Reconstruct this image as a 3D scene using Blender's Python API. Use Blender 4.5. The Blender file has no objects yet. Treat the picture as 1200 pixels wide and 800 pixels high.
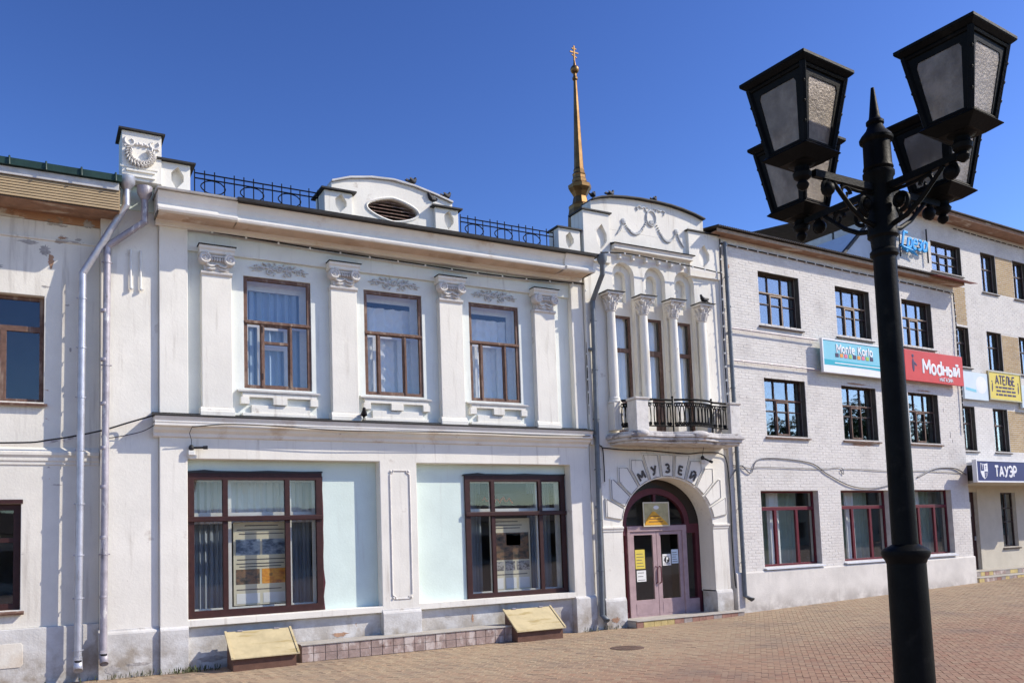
import bpy, bmesh, math, random
import numpy as np
from mathutils import Matrix, Vector
from mathutils.geometry import tessellate_polygon

random.seed(7)
rng = np.random.default_rng(7)
scene = bpy.context.scene
COL = scene.collection
R = math.radians
PI = math.pi

# ------------------------------------------------------------------ camera
YAW, PITCH, ROLL = R(29.3244), R(4.6182), R(-2.0197)
cam_data = bpy.data.cameras.new("camera")
cam_data.sensor_width = 36.0
cam_data.sensor_fit = 'HORIZONTAL'
cam_data.lens = 1010.0 * 36.0 / 1200.0
cam_data.shift_x = 0.0
cam_data.shift_y = 0.125
cam_data.clip_start = 0.1
cam_data.clip_end = 2000.0
cam = bpy.data.objects.new("camera", cam_data)
COL.objects.link(cam)
_f = Vector((math.sin(YAW)*math.cos(PITCH), math.cos(YAW)*math.cos(PITCH), math.sin(PITCH)))
_r0 = Vector((math.cos(YAW), -math.sin(YAW), 0))
_u0 = _r0.cross(_f)
_r = _r0*math.cos(ROLL) + _u0*math.sin(ROLL)
_u = -_r0*math.sin(ROLL) + _u0*math.cos(ROLL)
M = Matrix((( _r.x, _u.x, -_f.x, 0.0), (_r.y, _u.y, -_f.y, -17.0), (_r.z, _u.z, -_f.z, 2.21), (0, 0, 0, 1)))
cam.matrix_world = M
scene.camera = cam

# ------------------------------------------------------------------ sky, sun, exposure
SUN = Vector((1.85, -1.0, 1.58)).normalized()
SUN_EL = math.asin(SUN.z)
SUN_AZ = math.atan2(SUN.x, SUN.y)
world = bpy.data.worlds.new("World")
scene.world = world
world.use_nodes = True
wn = world.node_tree
wn.nodes.clear()
sky = wn.nodes.new("ShaderNodeTexSky")
sky.sky_type = 'NISHITA'
sky.sun_disc = False
sky.sun_elevation = SUN_EL
sky.sun_rotation = SUN_AZ
sky.altitude = 300.0
sky.air_density = 1.0
sky.dust_density = 0.5
sky.ozone_density = 3.0
bg = wn.nodes.new("ShaderNodeBackground")
bg.inputs["Strength"].default_value = 0.067
sky_gamma = wn.nodes.new("ShaderNodeGamma"); sky_gamma.inputs[1].default_value = 1.5
sky_sat = wn.nodes.new("ShaderNodeHueSaturation"); sky_sat.inputs["Saturation"].default_value = 1.05; sky_sat.inputs["Hue"].default_value = 0.51
wo = wn.nodes.new("ShaderNodeOutputWorld")
wn.links.new(sky.outputs[0], sky_gamma.inputs[0])
wn.links.new(sky_gamma.outputs[0], sky_sat.inputs["Color"])
wn.links.new(sky_sat.outputs[0], bg.inputs[0])
wn.links.new(bg.outputs[0], wo.inputs[0])

sun_data = bpy.data.lights.new("sun", 'SUN')
sun_data.energy = 3.9
sun_data.angle = R(0.53)
sun_data.color = (1.0, 0.91, 0.77)
sun = bpy.data.objects.new("sun", sun_data)
COL.objects.link(sun)
sun.location = (40, -25, 40)
sun.rotation_euler = SUN.to_track_quat('Z', 'Y').to_euler()

scene.view_settings.view_transform = 'Standard'
scene.view_settings.look = 'None'
scene.view_settings.gamma = 1.0
scene.view_settings.exposure = 0.45
scene.view_settings.use_curve_mapping = False
scene.render.engine = 'CYCLES'
scene.cycles.use_denoising = True
scene.cycles.max_bounces = 8
scene.cycles.transparent_max_bounces = 24
scene.cycles.caustics_reflective = False
scene.cycles.caustics_refractive = False
scene.cycles.sample_clamp_indirect = 6.0

# ------------------------------------------------------------------ materials
MATS = {}
def _new(name):
    m = bpy.data.materials.new(name)
    m.use_nodes = True
    nt = m.node_tree
    nt.nodes.clear()
    MATS[name] = m
    return m, nt, nt.nodes, nt.links
def _noise(nt, vec, scale, detail=4.0, rough=0.55, stretch=None):
    n = nt.nodes.new("ShaderNodeTexNoise")
    n.inputs["Scale"].default_value = scale
    n.inputs["Detail"].default_value = detail
    n.inputs["Roughness"].default_value = rough
    if stretch:
        mp = nt.nodes.new("ShaderNodeMapping")
        mp.inputs["Scale"].default_value = stretch
        nt.links.new(vec, mp.inputs[0])
        vec = mp.outputs[0]
    nt.links.new(vec, n.inputs["Vector"])
    return n.outputs["Fac"]
def _ramp(nt, fac, a, b, smooth=True):
    r = nt.nodes.new("ShaderNodeMapRange")
    r.interpolation_type = 'SMOOTHSTEP' if smooth else 'LINEAR'
    r.inputs["From Min"].default_value = a
    r.inputs["From Max"].default_value = b
    nt.links.new(fac, r.inputs["Value"])
    return r.outputs[0]
def _mul(nt, a, b):
    m = nt.nodes.new("ShaderNodeMath"); m.operation = 'MULTIPLY'
    nt.links.new(a, m.inputs[0])
    if isinstance(b, (int, float)): m.inputs[1].default_value = b
    else: nt.links.new(b, m.inputs[1])
    return m.outputs[0]
def _mix(nt, fac, a, b):
    m = nt.nodes.new("ShaderNodeMix"); m.data_type = 'RGBA'
    if isinstance(fac, (int, float)): m.inputs[0].default_value = fac
    else: nt.links.new(fac, m.inputs[0])
    for s, v in ((6, a), (7, b)):
        if isinstance(v, (tuple, list)): m.inputs[s].default_value = (*v, 1.0)
        else: nt.links.new(v, m.inputs[s])
    return m.outputs[2]
def mat(name, col, rough=0.8, metal=0.0, var=0.12, vscale=3.0, bump=0.15, bscale=40.0, stains=(), low=None, spec=0.3, fine=0.0):
    """stains: (colour, scale, lo, hi, stretch) blotches of their own shape; low: (colour, height) splashed dirt rising from the ground."""
    m, nt, N, L = _new(name)
    geo = N.new("ShaderNodeNewGeometry")
    pos = geo.outputs["Position"]
    c2 = tuple(max(0.0, v*(1-var)) for v in col)
    c1 = tuple(min(1.0, v*(1+var*0.35)) for v in col)
    out = _mix(nt, _ramp(nt, _noise(nt, pos, vscale, 6.0, 0.6), 0.3, 0.7), c2, c1)
    if fine:
        out = _mix(nt, _mul(nt, _ramp(nt, _noise(nt, pos, 55.0, 3.0, 0.7), 0.45, 0.72), fine), out, tuple(v*0.55 for v in col))
    for (sc, scale, lo, hi, stretch) in stains:
        out = _mix(nt, _ramp(nt, _noise(nt, pos, scale, 7.0, 0.62, stretch), lo, hi), out, sc)
    if low:
        sep = N.new("ShaderNodeSeparateXYZ"); L.new(pos, sep.inputs[0])
        hgt = _ramp(nt, sep.outputs[2], low[1], 0.0)
        msk = _mul(nt, hgt, _ramp(nt, _noise(nt, pos, 2.2, 7.0, 0.65), 0.32, 0.66))
        out = _mix(nt, msk, out, low[0])
    b = N.new("ShaderNodeBsdfPrincipled")
    L.new(out, b.inputs["Base Color"])
    b.inputs["Roughness"].default_value = rough
    b.inputs["Metallic"].default_value = metal
    b.inputs["Specular IOR Level"].default_value = spec
    if bump:
        bn = N.new("ShaderNodeBump")
        bn.inputs["Strength"].default_value = bump
        bn.inputs["Distance"].default_value = 0.02
        L.new(_noise(nt, pos, bscale, 5.0, 0.6), bn.inputs["Height"])
        L.new(bn.outputs[0], b.inputs["Normal"])
    o = N.new("ShaderNodeOutputMaterial")
    L.new(b.outputs[0], o.inputs[0])
    return m
def attr_mat(name, colA, colB, rough=0.9, bump=0.2, bscale=60.0, grime=(0.1, 0.09, 0.08), gfac=0.35, gscale=1.3):
    """colour varies from piece to piece with the mesh attribute 'shade'"""
    m, nt, N, L = _new(name)
    geo = N.new("ShaderNodeNewGeometry")
    pos = geo.outputs["Position"]
    a = N.new("ShaderNodeAttribute"); a.attribute_name = "shade"
    out = _mix(nt, a.outputs["Fac"], colA, colB)
    out = _mix(nt, _mul(nt, _ramp(nt, _noise(nt, pos, gscale, 7.0, 0.65), 0.45, 0.8), gfac), out, grime)
    out = _mix(nt, _mul(nt, _ramp(nt, _noise(nt, pos, 70.0, 3.0, 0.7), 0.4, 0.7), 0.18), out, grime)
    b = N.new("ShaderNodeBsdfPrincipled")
    L.new(out, b.inputs["Base Color"])
    b.inputs["Roughness"].default_value = rough
    b.inputs["Specular IOR Level"].default_value = 0.25
    bn = N.new("ShaderNodeBump"); bn.inputs["Strength"].default_value = bump; bn.inputs["Distance"].default_value = 0.01
    L.new(_noise(nt, pos, bscale, 4.0), bn.inputs["Height"]); L.new(bn.outputs[0], b.inputs["Normal"])
    o = N.new("ShaderNodeOutputMaterial"); L.new(b.outputs[0], o.inputs[0])
    return m
def glass(name, base=0.12, gain=1.0, tint=(0.82, 0.87, 0.88), wobble=0.02):
    m, nt, N, L = _new(name)
    tr = N.new("ShaderNodeBsdfTransparent"); tr.inputs[0].default_value = (*tint, 1)
    gl = N.new("ShaderNodeBsdfGlossy"); gl.inputs["Roughness"].default_value = 0.015
    gl.inputs[0].default_value = (0.96, 0.98, 1.0, 1)
    fr = N.new("ShaderNodeLayerWeight"); fr.inputs["Blend"].default_value = 0.5
    pw = N.new("ShaderNodeMath"); pw.operation = 'POWER'; pw.inputs[1].default_value = 4.0
    L.new(fr.outputs["Facing"], pw.inputs[0])
    a = N.new("ShaderNodeMath"); a.operation = 'MULTIPLY_ADD'; a.use_clamp = True
    L.new(pw.outputs[0], a.inputs[0]); a.inputs[1].default_value = gain; a.inputs[2].default_value = base
    geo = N.new("ShaderNodeNewGeometry")
    bn = N.new("ShaderNodeBump"); bn.inputs["Strength"].default_value = wobble; bn.inputs["Distance"].default_value = 0.05
    L.new(_noise(nt, geo.outputs["Position"], 1.6, 2.0), bn.inputs["Height"]); L.new(bn.outputs[0], gl.inputs["Normal"])
    mx = N.new("ShaderNodeMixShader")
    L.new(a.outputs[0], mx.inputs[0]); L.new(tr.outputs[0], mx.inputs[1]); L.new(gl.outputs[0], mx.inputs[2])
    o = N.new("ShaderNodeOutputMaterial"); L.new(mx.outputs[0], o.inputs[0])
    return m
def cloth(name, col, trans=0.35, var=0.1):
    m, nt, N, L = _new(name)
    geo = N.new("ShaderNodeNewGeometry")
    c = _mix(nt, _noise(nt, geo.outputs["Position"], 9.0), tuple(v*(1-var) for v in col), col)
    d = N.new("ShaderNodeBsdfDiffuse"); t = N.new("ShaderNodeBsdfTranslucent")
    L.new(c, d.inputs[0]); L.new(c, t.inputs[0])
    mx = N.new("ShaderNodeMixShader"); mx.inputs[0].default_value = trans
    L.new(d.outputs[0], mx.inputs[1]); L.new(t.outputs[0], mx.inputs[2])
    o = N.new("ShaderNodeOutputMaterial"); L.new(mx.outputs[0], o.inputs[0])
    return m
def photo_print(name, cols, scale, seed):
    """a blurred printed picture: blotches of a few inks"""
    m, nt, N, L = _new(name)
    geo = N.new("ShaderNodeNewGeometry")
    mp = N.new("ShaderNodeMapping"); mp.inputs["Location"].default_value = (seed, seed*1.7, seed*0.6); mp.inputs["Scale"].default_value = (1, 1, 1.8)
    L.new(geo.outputs["Position"], mp.inputs[0])
    f = _noise(nt, mp.outputs[0], scale, 5.0, 0.6)
    cr = N.new("ShaderNodeValToRGB")
    e = cr.color_ramp.elements
    e[0].position = 0.3; e[0].color = (*cols[0], 1); e[1].position = 0.7; e[1].color = (*cols[-1], 1)
    for i, c in enumerate(cols[1:-1]):
        x = e.new(0.3 + 0.4*(i+1)/(len(cols)-1)); x.color = (*c, 1)
    L.new(f, cr.inputs[0])
    b = N.new("ShaderNodeBsdfPrincipled"); L.new(cr.outputs[0], b.inputs["Base Color"]); b.inputs["Roughness"].default_value = 0.5
    o = N.new("ShaderNodeOutputMaterial"); L.new(b.outputs[0], o.inputs[0])
    return m

STREAK = (7.0, 7.0, 0.55)
mat("plaster_white", (0.835, 0.805, 0.72), 0.88, var=0.08, vscale=1.1, bump=0.2, bscale=20.0, fine=0.12,
    stains=(((0.58, 0.54, 0.47), 1.0, 0.54, 0.76, STREAK), ((0.56, 0.51, 0.44), 2.2, 0.62, 0.74, None), ((0.42, 0.38, 0.33), 9.0, 0.72, 0.76, None)))
mat("plaster_pale", (0.77, 0.805, 0.76), 0.88, var=0.07, vscale=1.3, bump=0.16, bscale=22.0, fine=0.1,
    stains=(((0.58, 0.60, 0.56), 1.0, 0.55, 0.78, STREAK), ((0.42, 0.38, 0.33), 9.0, 0.73, 0.77, None)))
mat("plaster_mint", (0.69, 0.805, 0.745), 0.88, var=0.07, vscale=1.3, bump=0.16, bscale=22.0, fine=0.1,
    stains=(((0.55, 0.61, 0.56), 1.0, 0.58, 0.82, STREAK),))
mat("plaster_plinth", (0.70, 0.69, 0.66), 0.9, var=0.16, vscale=1.8, bump=0.35, bscale=22.0, fine=0.2,
    stains=(((0.44, 0.40, 0.34), 2.0, 0.55, 0.70, (1, 1, 0.7)), ((0.46, 0.27, 0.17), 3.1, 0.70, 0.73, None)), low=((0.29, 0.245, 0.19), 1.15))
mat("plaster_peeling", (0.74, 0.73, 0.69), 0.9, var=0.10, vscale=3.0, bump=0.4, bscale=20.0, fine=0.15,
    stains=(((0.46, 0.28, 0.18), 5.5, 0.55, 0.60, (0.5, 1, 1.6)), ((0.5, 0.47, 0.42), 3.0, 0.60, 0.8, None)))
mat("plaster_cream", (0.79, 0.755, 0.665), 0.88, var=0.09, vscale=1.2, bump=0.2, bscale=24.0, fine=0.12,
    stains=(((0.56, 0.52, 0.45), 1.0, 0.52, 0.76, STREAK), ((0.42, 0.38, 0.34), 1.7, 0.655, 0.675, (0.6, 1, 1.5)), ((0.50, 0.33, 0.22), 3.2, 0.70, 0.715, (0.7, 1, 1.3))), low=((0.50, 0.36, 0.22), 1.0))
mat("plaster_eave_old", (0.66, 0.60, 0.50), 0.9, var=0.14, vscale=2.5, bump=0.4, bscale=20.0, fine=0.2,
    stains=(((0.42, 0.24, 0.14), 1.6, 0.50, 0.56, (0.6, 1, 1.6)), ((0.30, 0.24, 0.19), 2.6, 0.63, 0.66, None)))
mat("cornice_white", (0.80, 0.77, 0.705), 0.88, var=0.08, vscale=2.0, bump=0.2, bscale=25.0, fine=0.12,
    stains=(((0.56, 0.46, 0.36), 1.3, 0.56, 0.74, None), ((0.45, 0.36, 0.29), 3.2, 0.68, 0.75, None)))
mat("soffit_stained", (0.66, 0.52, 0.39), 0.9, var=0.15, vscale=2.5, bump=0.25, bscale=25.0, fine=0.15,
    stains=(((0.45, 0.31, 0.21), 2.2, 0.56, 0.70, None), ((0.74, 0.66, 0.56), 1.6, 0.55, 0.7, None)))
mat("ornament_grey", (0.60, 0.61, 0.60), 0.9, var=0.2, vscale=12.0, bump=0.3, bscale=45.0, fine=0.25)
mat("stone_ornament", (0.74, 0.71, 0.66), 0.9, var=0.14, vscale=8.0, bump=0.35, bscale=45.0, fine=0.25,
    stains=(((0.42, 0.37, 0.32), 7.0, 0.60, 0.74, None),))
mat("balcony_stone", (0.62, 0.59, 0.56), 0.92, var=0.2, vscale=5.0, bump=0.6, bscale=22.0, fine=0.3,
    stains=(((0.24, 0.21, 0.20), 4.0, 0.52, 0.68, (1, 1, 1.6)), ((0.42, 0.31, 0.25), 3.0, 0.62, 0.72, None)))
mat("brick_backing", (0.66, 0.63, 0.585), 0.92, var=0.15, vscale=4.0, bump=0.3, bscale=50.0)
attr_mat("brick_whitewashed", (0.735, 0.705, 0.66), (0.655, 0.63, 0.585), 0.9, 0.7, 30.0, (0.44, 0.41, 0.385), 0.7, 0.9)
attr_mat("brick_yellow", (0.50, 0.37, 0.20), (0.40, 0.27, 0.13), 0.9, 0.3, 60.0)
mat("grey_plinth", (0.72, 0.69, 0.635), 0.92, var=0.14, vscale=1.5, bump=0.3, bscale=30.0, fine=0.2,
    stains=(((0.42, 0.40, 0.38), 1.0, 0.58, 0.8, STREAK),), low=((0.34, 0.31, 0.28), 0.7))
mat("beige_plaster", (0.56, 0.52, 0.43), 0.9, var=0.08, vscale=2.0, bump=0.15, bscale=30.0, fine=0.1)
WOODST = (((0.34, 0.26, 0.20), 9.0, 0.50, 0.74, (1, 1, 0.2)),)
mat("brown_wood_worn", (0.165, 0.093, 0.068), 0.65, var=0.3, vscale=14.0, bump=0.25, bscale=60.0, stains=WOODST)
mat("brown_frame", (0.046, 0.016, 0.014), 0.5, var=0.25, vscale=9.0, bump=0.12, bscale=60.0)
mat("dark_frame", (0.055, 0.036, 0.034), 0.55, var=0.3, vscale=10.0, bump=0.15, bscale=60.0, stains=(((0.22, 0.15, 0.11), 9.0, 0.60, 0.68, (1, 1, 0.3)),))
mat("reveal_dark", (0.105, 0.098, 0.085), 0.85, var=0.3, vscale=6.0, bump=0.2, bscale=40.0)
mat("pale_wood", (0.40, 0.30, 0.21), 0.6, var=0.25, vscale=10.0, bump=0.15, bscale=60.0)
mat("burgundy_frame", (0.125, 0.016, 0.026), 0.4, var=0.15, vscale=8.0, bump=0.05)
mat("white_frame", (0.74, 0.73, 0.68), 0.55, var=0.08, vscale=8.0, bump=0.06)
mat("door_paint", (0.42, 0.30, 0.305), 0.6, var=0.14, vscale=5.0, bump=0.15, bscale=50.0, fine=0.12)
mat("door_paint_dark", (0.115, 0.028, 0.038), 0.55, var=0.2, vscale=6.0, bump=0.1)
mat("iron_black", (0.007, 0.007, 0.0075), 0.6, var=0.3, vscale=20.0, bump=0.1, bscale=120.0, spec=0.1)
mat("iron_lamp", (0.006, 0.0065, 0.0062), 0.5, var=0.35, vscale=9.0, bump=0.12, bscale=70.0, spec=0.07,
    stains=(((0.016, 0.0155, 0.013), 6.0, 0.58, 0.75, None),))
mat("zinc", (0.50, 0.51, 0.56), 0.42, 0.55, var=0.18, vscale=6.0, bump=0.08, bscale=18.0, stains=(((0.34, 0.33, 0.34), 3.0, 0.55, 0.75, (2, 2, 0.4)),))
mat("zinc_old", (0.42, 0.39, 0.42), 0.55, 0.35, var=0.25, vscale=5.0, bump=0.15, bscale=20.0, stains=(((0.62, 0.60, 0.58), 5.0, 0.58, 0.64, (2, 2, 0.6)), ((0.20, 0.18, 0.18), 4.0, 0.60, 0.7, (2, 2, 0.5))))
mat("pipe_grey", (0.155, 0.175, 0.195), 0.5, 0.25, var=0.2, vscale=5.0, bump=0.1, bscale=20.0)
mat("flashing_dark", (0.035, 0.033, 0.032), 0.6, 0.1, var=0.3, vscale=6.0, bump=0.1)
mat("flashing_zinc", (0.55, 0.54, 0.52), 0.55, 0.2, var=0.18, vscale=4.0, bump=0.1)
mat("roof_green", (0.018, 0.048, 0.040), 0.5, 0.1, var=0.2, vscale=5.0, bump=0.08)
mat("roof_dark", (0.075, 0.065, 0.06), 0.85, var=0.3, vscale=4.0, bump=0.2)
mat("siding_tan", (0.40, 0.30, 0.175), 0.6, var=0.08, vscale=4.0, bump=0.05)
mat("soffit_wood", (0.33, 0.20, 0.13), 0.8, var=0.25, vscale=6.0, bump=0.2, bscale=40.0, stains=(((0.55, 0.46, 0.36), 3.0, 0.56, 0.68, (0.4, 1, 1)),))
mat("roof_red", (0.22, 0.055, 0.04), 0.55, var=0.15, vscale=4.0, bump=0.08)
mat("pale_metal", (0.62, 0.65, 0.70), 0.6, var=0.08, vscale=3.0, bump=0.05)
mat("gold", (0.25, 0.148, 0.062), 0.48, 1.0, var=0.3, vscale=3.0, bump=0.06, bscale=14.0)
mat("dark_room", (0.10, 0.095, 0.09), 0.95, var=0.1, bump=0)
mat("ground_asphalt", (0.20, 0.175, 0.155), 0.95, var=0.2, vscale=0.7, bump=0.3, bscale=60.0)
attr_mat("paver", (0.405, 0.312, 0.205), (0.325, 0.178, 0.115), 0.93, 0.3, 80.0, (0.19, 0.15, 0.125), 0.7, 0.6)
mat("joint_sand", (0.23, 0.19, 0.15), 0.97, var=0.2, vscale=6.0, bump=0.3, bscale=90.0)
mat("kerb_tile", (0.40, 0.30, 0.26), 0.85, var=0.3, vscale=5.0, bump=0.3, bscale=40.0, stains=(((0.58, 0.50, 0.45), 4.0, 0.50, 0.62, (1, 1, 0.6)), ((0.19, 0.11, 0.09), 5.0, 0.60, 0.68, (1.5, 1, 0.5))))
mat("concrete", (0.47, 0.44, 0.39), 0.92, var=0.18, vscale=3.0, bump=0.3, bscale=40.0, fine=0.2)
mat("step_yellow", (0.58, 0.46, 0.20), 0.85, var=0.2, vscale=7.0, bump=0.2)
mat("step_grey", (0.36, 0.31, 0.28), 0.88, var=0.25, vscale=7.0, bump=0.25)
mat("step_red", (0.36, 0.20, 0.15), 0.88, var=0.25, vscale=7.0, bump=0.25)
mat("hatch_yellow", (0.56, 0.465, 0.27), 0.6, var=0.2, vscale=3.0, bump=0.12, bscale=10.0, stains=(((0.40, 0.31, 0.14), 5.0, 0.56, 0.68, (0.3, 1, 3.0)),))
mat("hatch_box", (0.16, 0.085, 0.06), 0.85, var=0.2, vscale=8.0, bump=0.2)
mat("sign_blue", (0.014, 0.02, 0.135), 0.4, var=0.06, bump=0)
mat("sign_white", (0.80, 0.81, 0.83), 0.5, var=0.03, bump=0)
mat("sign_red", (0.62, 0.055, 0.045), 0.45, var=0.08, vscale=1.5, bump=0)
mat("sign_cyan", (0.22, 0.57, 0.70), 0.5, var=0.06, vscale=1.5, bump=0)
mat("sign_teal", (0.02, 0.40, 0.52), 0.5, var=0.05, bump=0)
mat("sign_orange", (0.80, 0.33, 0.06), 0.5, var=0.05, bump=0)
mat("sign_pink", (0.75, 0.20, 0.28), 0.5, var=0.05, bump=0)
mat("sign_green", (0.35, 0.55, 0.12), 0.5, var=0.05, bump=0)
mat("sign_yellow", (0.72, 0.58, 0.10), 0.5, var=0.06, vscale=2.0, bump=0)
mat("sign_purple", (0.06, 0.035, 0.09), 0.5, var=0.05, bump=0)
mat("sign_black", (0.03, 0.03, 0.032), 0.5, var=0.1, bump=0)
mat("sign_pale", (0.62, 0.72, 0.78), 0.5, var=0.06, vscale=1.5, bump=0)
mat("script_blue", (0.02, 0.36, 0.78), 0.4, var=0.05, bump=0)
mat("plaque_gold", (0.44, 0.36, 0.19), 0.35, 0.4, var=0.2, vscale=6.0, bump=0.05)
mat("plaque_amber", (0.74, 0.38, 0.03), 0.45, var=0.15, vscale=6.0, bump=0)
mat("exposed_brick", (0.46, 0.28, 0.18), 0.92, var=0.3, vscale=9.0, bump=0.5, bscale=35.0)
mat("bare_render", (0.46, 0.43, 0.40), 0.95, var=0.3, vscale=9.0, bump=0.5, bscale=35.0)
mat("cast_iron_cover", (0.19, 0.125, 0.095), 0.8, 0.2, var=0.3, vscale=12.0, bump=0.4, bscale=60.0)
mat("dark_glazing", (0.018, 0.012, 0.012), 0.12, var=0.3, vscale=3.0, bump=0, spec=0.5)
mat("joint_grey", (0.26, 0.25, 0.24), 0.9, var=0.2, vscale=10.0, bump=0)
mat("letter_dark", (0.10, 0.092, 0.085), 0.7, var=0.3, vscale=30.0, bump=0.1)
mat("paper_white", (0.78, 0.78, 0.75), 0.8, var=0.05, bump=0)
mat("paper_cream", (0.68, 0.63, 0.47), 0.8, var=0.08, vscale=2.0, bump=0)
mat("print_ink", (0.13, 0.12, 0.12), 0.8, var=0.2, bump=0)
photo_print("print_landscape", [(0.03, 0.04, 0.06), (0.10, 0.14, 0.20), (0.30, 0.36, 0.42), (0.45, 0.50, 0.52)], 5.0, 1.3)
photo_print("print_orange", [(0.06, 0.02, 0.01), (0.55, 0.17, 0.02), (0.80, 0.36, 0.04), (0.10, 0.05, 0.03)], 4.0, 4.1)
photo_print("print_brown", [(0.02, 0.02, 0.015), (0.09, 0.07, 0.05), (0.26, 0.14, 0.07), (0.05, 0.06, 0.04)], 6.0, 7.7)
photo_print("print_grey", [(0.02, 0.02, 0.02), (0.18, 0.17, 0.16), (0.45, 0.43, 0.40), (0.06, 0.06, 0.06)], 9.0, 2.2)
glass("window_glass", 0.045, 0.9, tint=(0.985, 0.99, 0.99))
glass("window_glass_blue", 0.17, 0.9, tint=(0.8, 0.84, 0.86), wobble=0.03)
glass("shop_glass", 0.035, 0.8, tint=(0.975, 0.985, 0.98), wobble=0.015)
cloth("curtain_white", (0.88, 0.89, 0.88), 0.12, var=0.06)
cloth("curtain_blue", (0.42, 0.54, 0.68), 0.15)
cloth("curtain_slate", (0.33, 0.38, 0.44), 0.12)
cloth("curtain_green", (0.40, 0.50, 0.43), 0.2)
mat("lamp_glass", (0.30, 0.25, 0.20), 0.47, 0.42, var=0.45, vscale=7.0, bump=0.25, bscale=60.0, spec=1.0, stains=(((0.13, 0.10, 0.075), 5.0, 0.45, 0.70, (1, 1, 0.6)),))
_lg = MATS["lamp_glass"].node_tree
_lt = _lg.nodes.new("ShaderNodeBsdfTransparent"); _lt.inputs[0].default_value = (0.92, 0.88, 0.82, 1)
_lm = _lg.nodes.new("ShaderNodeMixShader"); _lm.inputs[0].default_value = 0.72
_lo = [n for n in _lg.nodes if n.type == 'OUTPUT_MATERIAL'][0]; _lp = [n for n in _lg.nodes if n.type == 'BSDF_PRINCIPLED'][0]
_lg.links.new(_lt.outputs[0], _lm.inputs[1]); _lg.links.new(_lp.outputs[0], _lm.inputs[2]); _lg.links.new(_lm.outputs[0], _lo.inputs[0])
mat("cable_black", (0.02, 0.02, 0.022), 0.6, var=0.1, bump=0)
mat("cable_grey", (0.20, 0.20, 0.21), 0.6, var=0.1, bump=0)
mat("bulb_white", (0.75, 0.75, 0.72), 0.4, var=0.05, bump=0)
mat("feather_dark", (0.022, 0.022, 0.026), 0.6, var=0.3, vscale=30.0, bump=0.1)
mat("leaf_green", (0.055, 0.095, 0.03), 0.7, var=0.5, vscale=2.0, bump=0)
mat("bark", (0.09, 0.07, 0.05), 0.95, var=0.3, vscale=6.0, bump=0.5)
mat("weed_green", (0.10, 0.12, 0.05), 0.8, var=0.4, vscale=8.0, bump=0)

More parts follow.
